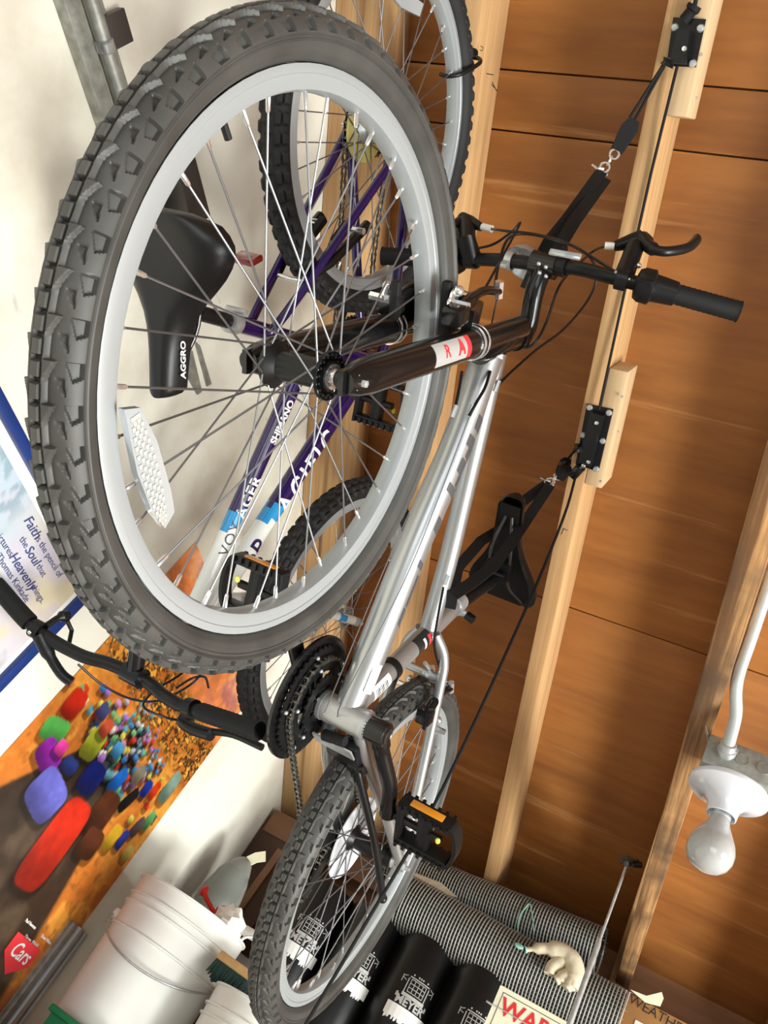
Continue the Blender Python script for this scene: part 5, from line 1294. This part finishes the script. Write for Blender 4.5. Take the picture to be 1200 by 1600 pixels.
mb = MB(); mb.lathe([(0.004, -0.002), (0.008, -0.002), (0.008, 0.004), (0.004, 0.004)], (0.055, -0.04, 0.0), (0, 0, 1), 14, closed=True); mb.build('bracket_tab', 'bracket_brown', br)
sl = empty('metal_slats', onY(300, 580, YW)); tag(sl, 'two short grey metal strips hanging on the wall below the black saddle', 'metal strip'); so = np.array(sl.location)
for pp in ([(284, 572), (301, 548), (316, 612), (309, 617)], [(305, 533), (313, 540), (331, 600), (324, 604)]):
    P = [onY(x, y, YW - 0.004) - so for x, y in pp]; mb = MB(); mb.add(P + [p + np.array([0, 0.004, 0]) for p in P], [(0, 1, 2, 3), (7, 6, 5, 4)] + [(k, 4 + k, 4 + (k + 1) % 4, (k + 1) % 4) for k in range(4)]); mb.build('strip', 'galvanized', sl, smooth=0)
ra = empty('door_track', (2.035, YW, -0.6)); tag(ra, 'ribbed aluminium track standing against the wall over the poster corner', 'track')
for k, (dx, w_, th) in enumerate([(-0.030, 0.020, 0.012), (-0.006, 0.022, 0.020), (0.016, 0.012, 0.010), (0.032, 0.016, 0.016)]):
    mb = MB(); mb.box((dx, -0.004 - th / 2, 0.375), (w_, th, 0.75), None, 0.002); mb.build('track_rib', 'conduit_steel' if k % 2 else 'galvanized', ra)
mb = MB(); mb.box((0.0, -0.003, 0.375), (0.085, 0.005, 0.75)); mb.build('track_base', 'galvanized', ra, smooth=0)

# ------------------------------------------------------------------ shelf things at the bottom of the picture
sh = empty('storage_shelf', (2.5, 0.2, FLOOR)); tag(sh, 'rough wooden wall shelf carrying the tubes and boxes under the eave', 'shelf')
mb = MB(); mb.box((0.03, -0.2, 0.075 - FLOOR), (0.44, 2.3, 0.03)); mb.build('shelf_board', 'shelf_wood', sh, smooth=0)
for y in (-1.3, 0.9):
    for x in (-0.17, 0.22):
        mb = MB(); mb.box((x, y, (0.06 - FLOOR) / 2), (0.04, 0.04, 0.06 - FLOOR)); mb.build('post', 'shelf_wood', sh, smooth=0)
bn = empty('side_bench', (2.05, 0.85, FLOOR)); tag(bn, 'low wooden bench under the white buckets', 'bench')
mb = MB(); mb.box((-0.06, -0.02, -0.113 - FLOOR), (0.62, 0.60, 0.03)); mb.build('bench_top', 'shelf_wood', bn, smooth=0)
for x in (-0.33, 0.20):
    for y in (-0.28, 0.24):
        mb = MB(); mb.box((x, y, (-0.13 - FLOOR) / 2), (0.04, 0.04, -0.13 - FLOOR)); mb.build('post', 'shelf_wood', bn, smooth=0)

# black tubes printed with a plow maker's name
TUBE_ME = None
def meyer(y, zt, label, x=2.45):
    o = empty('marker_tube', (x, y, 0.09)); tag(o, label, 'tube', 'black printed tubes under the wire rolls')
    h = zt - 0.09; r = 0.079
    mb = MB(); mb.lathe([(0.0, 0.0), (r * 0.97, 0.0), (r, 0.004), (r, h - 0.006), (r * 0.97, h), (r * 0.86, h - 0.002), (0.0, h - 0.004)], (0, 0, 0), (0, 0, 1), 40); mb.build('tube_body', 'black_satin', o)
    f = np.array([-0.93, -0.36, 0]); f = unit(f); tx = np.cross((0, 0, 1), f) * -1; tx = np.cross(f, (0, 0, 1)) * -1
    z0 = h - 0.165
    def wrap(me_name, polys, mat):
        mb = MB()
        for P in polys:
            n = len(P); V = []
            for lf in (0.0007, 0.0002):
                for a, b_ in P:
                    th = a / r; V.append((f * math.cos(th) + tx * math.sin(th)) * (r + lf) + np.array([0, 0, z0 + b_]))
            mb.add(V, [tuple(range(n)), tuple(range(2 * n - 1, n - 1, -1))] + [(k, n + k, n + (k + 1) % n, (k + 1) % n) for k in range(n)])
        return mb.build(me_name, mat, o, smooth=0)
    def rect(x0, y0, x1, y1, nn=5):
        return [[(x0 + (x1 - x0) * k / nn, y0), (x0 + (x1 - x0) * (k + 1) / nn, y0), (x0 + (x1 - x0) * (k + 1) / nn, y1), (x0 + (x1 - x0) * k / nn, y1)] for k in range(nn)]
    band = rect(-0.055, -0.042, 0.060, -0.012, 8)
    rg = np.random.default_rng(3)
    for k in range(22):
        a = -0.05 + 0.1 * rg.random(); band += [[(a, -0.047 - 0.006 * rg.random()), (a + 0.004, -0.047), (a + 0.005, -0.041), (a - 0.001, -0.041)]]
    wrap('label_band', band, 'sticker_white')
    gr = []
    for yy in (0.024, 0.034, 0.044, 0.054): gr += rect(-0.022, yy, 0.022, yy + 0.0016, 3)
    for xx in (-0.022, -0.011, 0.0, 0.011, 0.0205): gr += [[(xx, 0.024), (xx + 0.0016, 0.024), (xx + 0.0016, 0.0555), (xx, 0.0555)]]
    gr += rect(-0.031, 0.012, 0.033, 0.020, 4) + [[(-0.030, 0.020), (-0.0275, 0.020), (-0.0275, 0.056), (-0.030, 0.054)], [(0.028, 0.020), (0.0305, 0.020), (0.0305, 0.054), (0.028, 0.056)]] + rect(-0.028, 0.058, 0.029, 0.0605, 4)
    for sg in (-1, 1):
        gr += [[(sg * 0.034, 0.046), (sg * 0.046, 0.050), (sg * 0.046, 0.052), (sg * 0.034, 0.048)], [(sg * 0.034, 0.058), (sg * 0.044, 0.054), (sg * 0.044, 0.056), (sg * 0.034, 0.060)], [(sg * 0.0445, 0.040), (sg * 0.0465, 0.040), (sg * 0.0465, 0.058), (sg * 0.0445, 0.058)], [(sg * 0.038, 0.004), (sg * 0.045, 0.004), (sg * 0.045, 0.014), (sg * 0.040, 0.016)]]
    for xx in (-0.02, -0.006, 0.0, 0.006, 0.02): gr += [[(xx - 0.0018, 0.064), (xx + 0.0018, 0.064), (xx + 0.0018, 0.068), (xx - 0.0018, 0.068)]]
    wrap('grille_print', gr, 'sticker_silver')
    text_tube('lettering', 'MEYER', 0.026, np.array([0, 0, z0 - 0.001]), tx, f, r, 'sticker_white', o, bold=0.0008) if False else None
    me = textmesh('MEYER', 0.027, 0, 0.0009, 1.0)
    bm = bmesh.new(); bm.from_mesh(me)
    for vt in bm.verts:
        th = vt.co.x / r; p = (f * math.cos(th) + tx * math.sin(th)) * (r + 0.0010); vt.co = Vector((p[0], p[1], z0 + vt.co.y))
    bm.to_mesh(me); bm.free(); me.materials.clear(); me.materials.append(MAT['sticker_silver']); link('lettering', me, o)
    return o
meyer(0.800, 0.598, 'black printed tube seen through the rear wheel spokes, nearest the poster wall')
meyer(0.640, 0.598, 'black printed tube half hidden behind the rear tire')
meyer(0.480, 0.598, 'black printed tube in full view, right of the rear tire')
meyer(0.320, 0.598, 'black printed tube nearest the warning sign, beyond the wire rolls')

# wire mesh rolls lying across the tubes
def mesh_roll(a, b_, r, label, layers=2, ring=0.0088):
    a = np.asarray(a, float); b_ = np.asarray(b_, float); base = (a + b_) / 2 - np.array([0, 0, r])
    o = empty('wire_mesh_roll', base); tag(o, label, 'wire mesh', 'rolls of wire mesh'); d = b_ - a; L = np.linalg.norm(d); d = unit(d); u, w = perp(d)
    n = int(L / ring); mb = MB()
    for ly in range(layers):
        rr_ = r * (1 - 0.13 * ly); sg = 30
        for k in range(n + 1):
            c = a - base + d * (L * k / n + 0.0015 * ly); V = []; F = []
            e_r = rr_ * (1 + 0.012 * math.sin(k * 0.35 + ly))
            for i in range(sg):
                an = 2 * math.pi * i / sg; e = math.cos(an) * u + math.sin(an) * w
                V += [c + e * (e_r + 0.0016), c + e * (e_r - 0.0012) + d * 0.0019, c + e * (e_r - 0.0012) - d * 0.0019]
            for i in range(sg):
                j = (i + 1) % sg
                for q in range(3): F.append((i * 3 + q, j * 3 + q, j * 3 + (q + 1) % 3, i * 3 + (q + 1) % 3))
            mb.add(V, F)
        for i in range(int(2 * math.pi * rr_ / 0.0105)):
            an = 2 * math.pi * i / int(2 * math.pi * rr_ / 0.0105); e = math.cos(an) * u + math.sin(an) * w
            mb.tube([a - base + e * rr_ - d * 0.006 * random.random(), b_ - base + e * rr_ + d * 0.010 * random.random()], 0.0005, 3, caps=False)
    wv = mb.build('wire_weave', 'mesh_wire', o, smooth=0); wv['kind'] = 'stuff'
    mb = MB(); mb.tube([a - base + d * 0.004, b_ - base - d * 0.004], r * 0.93, 24, caps=False); mb.build('inner_turns', 'mesh_core', o)
    return o
RA0 = np.array([2.575, 0.745, 0.772]); RA1 = onX(938, 1487, 2.50)
RB0 = onX(628, 1409, 2.42); RB1 = onX(968, 1597, 2.42)
mesh_roll(RA0, RA1, 0.062, 'slimmer wire mesh roll at the back, right under the roof boards', 1)
mesh_roll(RB0, RB1, 0.073, 'thicker wire mesh roll in front, lying on the black tubes', 1)
# strip of card between the rolls
mb = MB(); cs_ = onX(640, 1372, 2.40); tw = empty('card_strip', onX(690, 1385, 2.465)); tag(tw, 'pale card strip poking out between the two wire rolls', 'card'); b0_ = np.array(tw.location)
cp_ = [onX(x, y, 2.465) - b0_ for x, y in [(628, 1356), (655, 1366), (690, 1380), (716, 1402), (690, 1398), (640, 1378)]]
mb.add(cp_ + [p + np.array([0.006, 0, 0]) for p in cp_], [tuple(range(6)), tuple(range(11, 5, -1))] + [(k, 6 + k, 6 + (k + 1) % 6, (k + 1) % 6) for k in range(6)]); mb.build('card_sheet', 'glove_cotton', tw, smooth=20)
# cotton glove tied to the roll
gl = empty('work_glove', onX(875, 1520, 2.325)); tag(gl, 'beige cotton work glove tied in front of the wire mesh rolls', 'glove'); b0_ = np.array(gl.location)
def gp(x, y, X=2.325): return onX(x, y, X) - b0_
mb = MB()
mb.tube(spline([gp(822, 1484), gp(850, 1482), gp(880, 1488), gp(896, 1505), gp(898, 1530), gp(893, 1543)], 5), [0.006] * 3 + [0.014] * 4 + [0.022] * 6 + [0.024] * 8 + [0.018] * 5, 12)
mb.tube(spline([gp(880, 1500), gp(862, 1512), gp(858, 1522)], 4), [0.016] * 5 + [0.014] * 4, 10)
mb.tube(spline([gp(893, 1520), gp(876, 1528), gp(868, 1532)], 4), [0.016] * 5 + [0.012] * 4, 10)
mb.tube(spline([gp(896, 1530), gp(888, 1540), gp(884, 1545)], 4), [0.018] * 5 + [0.012] * 4, 10)
mb.build('glove_body', 'glove_cotton', gl, smooth=80)
mb = MB(); mb.ring(gp(822, 1484), unit(gp(850, 1482) - gp(822, 1484)), 0.007, 0.002, 16, 6); mb.build('tie', 'twine_green', gl)
tg = empty('twine', onX(812, 1470, 2.44)); tag(tg, 'pale green plastic twine knotted round the rear wire roll', 'twine'); b0_ = np.array(tg.location)
mb = MB(); mb.tube(spline([onX(826, 1412, 2.465) - b0_, onX(813, 1430, 2.455) - b0_, onX(809, 1452, 2.445) - b0_, onX(811, 1478, 2.37) - b0_], 5), 0.0022, 8); mb.build('strand', 'twine_green', tg)
mb = MB(); mb.tube(spline([onX(829, 1413, 2.465) - b0_, onX(833, 1440, 2.455) - b0_, onX(834, 1455, 2.445) - b0_], 5), 0.0014, 8); mb.build('strand', 'twine_green', tg)
mb = MB(); mb.ball(onX(811, 1478, 2.345) - b0_, (0.007, 0.012, 0.007)); mb.build('knot', 'twine_green', tg)

# warning sign
sgn = empty('warning_sign', (2.20, 0.11, 0.33)); tag(sgn, 'cream card sign with red capitals, standing before the black tubes', 'sign')
mb = MB(); mb.box((0, 0, 0.105), (0.003, 0.28, 0.205)); mb.build('sign_card', 'paper_cream', sgn, smooth=0)
def bar_(y0, y1, z0, z1):
    mb = MB(); mb.box((-0.0018, (y0 + y1) / 2, (z0 + z1) / 2), (0.0006, abs(y1 - y0), abs(z1 - z0))); mb.build('border_line', 'ink_black', sgn, smooth=0)
bar_(0.128, -0.128, 0.1955, 0.1968); bar_(0.128, -0.128, 0.012, 0.0133); bar_(0.1268, 0.1280, 0.012, 0.1968); bar_(-0.1268, -0.1280, 0.012, 0.1968)
text_flat('lettering', 'WARNING', 0.052, (-0.0016, -0.004, 0.168), (0, -1, 0), (0, 0, 1), 'ink_red', sgn, bold=0.0012)
wr = empty('thin_wire', onX(766, 1565, 2.18)); tag(wr, 'thin grey wire end crossing the cream warning sign', 'wire'); b0_ = np.array(wr.location)
mb = MB(); mb.tube([onX(761, 1565, 2.18) - b0_, onX(775, 1572, 2.18) - b0_, onX(830, 1604, 2.18) - b0_], 0.0013, 8); mb.build('wire_strand', 'zinc', wr)
mb = MB(); mb.tube([onX(760, 1564, 2.18) - b0_, onX(769, 1570, 2.18) - b0_], 0.0026, 8); mb.build('wire_tip', 'zinc', wr)

# cardboard box with handwriting
cbx = empty('cardboard_box', (2.58, -0.17, 0.09)); tag(cbx, 'brown cardboard box with a handwritten white label at the end of the joist', 'box')
mb = MB(); mb.box((0.0, 0, 0.33), (0.15, 0.335, 0.66), None, 0.004); mb.build('carton', 'cardboard', cbx)
mb = MB(); mb.box((-0.0765, 0.01, 0.525), (0.0015, 0.22, 0.165)); mb.build('paper_label', 'paper_white', cbx, smooth=0)
wq = onX(1030, 1587, 2.50) - np.array(cbx.location); text_flat('lettering', 'WEATHER', 0.034, (-0.0778, wq[1], wq[2]), (0, -1, -0.06), (0, -0.06, 1), 'ink_black', cbx, lift=0.0006)
b0_ = np.array(cbx.location)
fl = [onX(x, y, 2.50) - b0_ for x, y in [(985, 1546), (1010, 1556), (1034, 1550), (1037, 1560), (1032, 1572), (1008, 1566)]]
mb = MB(); mb.add(fl + [p + np.array([0.004, 0, 0]) for p in fl], [tuple(range(6)), tuple(range(11, 5, -1))] + [(k, 6 + k, 6 + (k + 1) % 6, (k + 1) % 6) for k in range(6)]); mb.build('torn_flap', 'paper_cream', cbx, smooth=0)
mb = MB(); mb.box((-0.0765, -0.055, 0.652), (0.0015, 0.03, 0.02)); mb.build('tape', 'paper_cream', cbx, smooth=0)

# buckets
def bucket(c, rt, rb, h, label, bail=True):
    o = empty('bucket', (c[0], c[1], c[2] - h)); tag(o, label, 'bucket', 'white plastic buckets')
    def R(z): return rb + (rt - rb) * z / h
    prof = [(0, 0), (rb - 0.004, 0), (rb, 0.004)]
    for z in (0.10, 0.20): prof.append((R(z), z))
    for zz in (h - 0.115, h - 0.062, h - 0.042): prof += [(R(zz), zz - 0.003), (R(zz) + 0.005, zz - 0.002), (R(zz) + 0.005, zz + 0.002), (R(zz), zz + 0.003)]
    prof += [(R(h), h - 0.006), (rt + 0.004, h - 0.004), (rt + 0.004, h), (rt - 0.003, h), (rt - 0.004, h - 0.02), (rb - 0.004, 0.006), (0, 0.006)]
    mb = MB(); mb.lathe(prof, (0, 0, 0), (0, 0, 1), 56); mb.build('bucket_wall', 'white_plastic', o)
    if bail:
        hz = h - 0.095; P = []
        ax = unit(np.array([0.25, -1.0, 0]))
        for k in range(25):
            t = math.pi * k / 24; side = ax * math.cos(t) * (R(hz) + 0.012); fr = np.array([-0.97, -0.25, 0]) * math.sin(t) * (R(hz) + 0.016)
            P.append(side + fr + np.array([0, 0, hz + 0.0 - 0.075 * math.sin(t)]))
        mb = MB(); mb.tube(P, 0.0026, 8); mb.build('wire_bail', 'zinc', o)
        for s_ in (1, -1):
            mb = MB(); q = ax * s_ * (R(hz) + 0.006) + np.array([0, 0, hz]); mb.lathe([(0.013, -0.006), (0.013, 0.006), (0.006, 0.010), (0, 0.010)], q, ax * s_, 16); mb.build('bail_ear', 'white_plastic', o)
    return o
bucket((2.05, 0.940, 0.308), 0.146, 0.130, 0.40, 'white bucket with a wire bail below the orange poster, tallest of the two')
bucket((2.02, 0.635, 0.205), 0.135, 0.122, 0.30, 'lower white bucket with a scrubbing brush laid on its rim', bail=False)
# scrubbing brush
bc0, bc1 = onX(347, 1500, 1.98), onX(391, 1532, 1.98); bd = unit(bc1 - bc0); bs = empty('scrub_brush', (bc0 + bc1) / 2); tag(bs, 'wooden scrubbing brush with dark green bristles on the lower bucket', 'brush')
up_ = np.array([0.2, 0, 1]); up_ = unit(up_ - bd * (up_ @ bd)); sd3 = np.cross(bd, up_); Rb3 = np.stack([bd, sd3, up_], 1)
mb = MB(); mb.box((0, 0, 0.0), (np.linalg.norm(bc1 - bc0) * 1.15, 0.05, 0.020), Rb3, 0.004); mb.build('brush_block', 'brush_wood', bs)
mb = MB()
for k in range(22):
    for j in range(9):
        p = bd * (-0.042 + 0.004 * k) + sd3 * (-0.020 + 0.005 * j); mb.tube([p - up_ * 0.008, p - up_ * (0.036 + 0.006 * random.random()) + np.array([random.gauss(0, 0.002), random.gauss(0, 0.002), 0])], [0.0026, 0.0018], 5)
mb.build('bristles', 'bristle_green', bs)['kind'] = 'stuff'
# green tray standing on edge in front of the tall bucket
tb = empty('plastic_tray', (1.892, 0.905, -0.098)); tag(tb, 'green plastic tray on edge, its corner showing at the lower left', 'tray')
mb = MB(); mb.box((0, 0, 0.046), (0.020, 0.20, 0.088), None, 0.004); mb.build('tray_wall', 'green_plastic', tb)
mb = MB(); mb.box((0, 0, 0.093), (0.036, 0.215, 0.014), None, 0.004); mb.build('tray_rim', 'green_plastic', tb)

# plastic bag, red clips, boards and pipes behind the buckets
bg_ = empty('plastic_bag', onX(360, 1392, 2.38)); tag(bg_, 'clear plastic bag of dark green stuff leaning by the cream wall', 'bag'); b0_ = np.array(bg_.location)
P = spline([onX(x, y, 2.38) - b0_ for x, y in [(228, 1585), (322, 1432), (345, 1400), (368, 1366), (388, 1344)]], 5)
mb = MB(); mb.tube(P, [0.05, 0.05, 0.05, 0.05, 0.05, 0.055, 0.058, 0.06, 0.06, 0.06, 0.06, 0.058, 0.055, 0.052, 0.05, 0.045, 0.04, 0.036, 0.03, 0.024, 0.014], 18); mb.build('bag_film', 'clear_bag', bg_, smooth=80)
mb = MB(); mb.tube(P[1:17], [0.04] * 12 + [0.036] * 4, 14); mb.build('bag_filling', 'bag_content', bg_)
mb = MB(); mb.strip([onX(388, 1346, 2.38) - b0_, onX(400, 1340, 2.38) - b0_, onX(415, 1338, 2.38) - b0_], 0.030, 0.002, (0, 0.2, 1)); mb.build('bag_neck', 'paper_cream', bg_)
for k, (pts, lb) in enumerate([([(318, 1390), (322, 1404), (332, 1422), (340, 1428)], 'longest red plastic clip in the bucket of oddments, with a round end'), ([(342, 1418), (340, 1430)], 'short red plastic prong beside the longest red clip'), ([(349, 1416), (347, 1430)], 'short red plastic prong farthest from the poster wall')]):
    p0 = onX(*pts[-1], 2.16); o = empty('red_clip', p0); tag(o, lb, 'clip', 'red clips'); mb = MB(); mb.tube([onX(x, y, 2.16) - p0 for x, y in pts], 0.0065, 10)
    if k == 0: mb.ball(onX(319, 1392, 2.16) - p0, (0.006, 0.010, 0.014))
    mb.build('clip_arm', 'red_plastic', o)
wbag = empty('white_bag', onX(352, 1450, 2.14)); tag(wbag, 'crumpled white plastic bag rising out of the tall bucket', 'bag')
mb = MB(); mb.ball((0, 0, 0), (0.05, 0.04, 0.05), None, 14, 9); mb.v = [tuple(np.array(p) * (1 + 0.18 * math.sin(17 * p[0] * 10 + 3) * math.cos(13 * p[2] * 10))) for p in mb.v]; mb.build('bag_film', 'white_plastic', wbag, smooth=20)
def plank(name, a, b_, w_, t, mat, label, cat, wd=(0, 0.3, 1)):
    a = np.asarray(a); b_ = np.asarray(b_); a = a + (a - b_) * (a[2] - 0.10) / (b_[2] - a[2]); o = empty(name, (a + b_) / 2); tag(o, label, cat); mb = MB(); mb.strip([a - (a + b_) / 2, b_ - (a + b_) / 2], w_, t, wd); mb.build('board', mat, o, smooth=0); return o
plank('loose_board', onX(330, 1478, 2.62), onX(452, 1296, 2.62), 0.16, 0.02, 'dark_board', 'dark brown board leaning in the corner behind the plastic bag', 'board', (0, 1, 0.4))
plank('wood_strip', onX(352, 1452, 2.52), onX(440, 1330, 2.52), 0.022, 0.02, 'shelf_wood', 'narrow reddish wood strip leaning in front of the dark board', 'wood strip')
pp_ = empty('white_pipe', onX(388, 1468, 2.26)); tag(pp_, 'short white plastic pipe end between the bucket and the rear tire', 'pipe'); b0_ = np.array(pp_.location)
mb = MB(); mb.tube([onX(376, 1450, 2.26) - b0_, onX(404, 1466, 2.26) - b0_, onX(430, 1478, 2.26) - b0_], 0.013, 14); mb.build('pipe_tube', 'white_plastic', pp_)
mb = MB(); mb.tube(spline([onX(372, 1474, 2.22) - b0_, onX(384, 1464, 2.22) - b0_, onX(400, 1466, 2.22) - b0_, onX(410, 1480, 2.22) - b0_], 5), 0.004, 10); mb.build('pipe_cord', 'white_plastic', pp_)
gb = empty('grey_block', onX(378, 1504, 2.26)); tag(gb, 'grey brown block lying behind the scrubbing brush', 'block')
mb = MB(); mb.box((0, 0, -0.01), (0.07, 0.10, 0.045), rotm((0, 0, 1), 0.5), 0.006); mb.build('block_body', 'bracket_brown', gb)
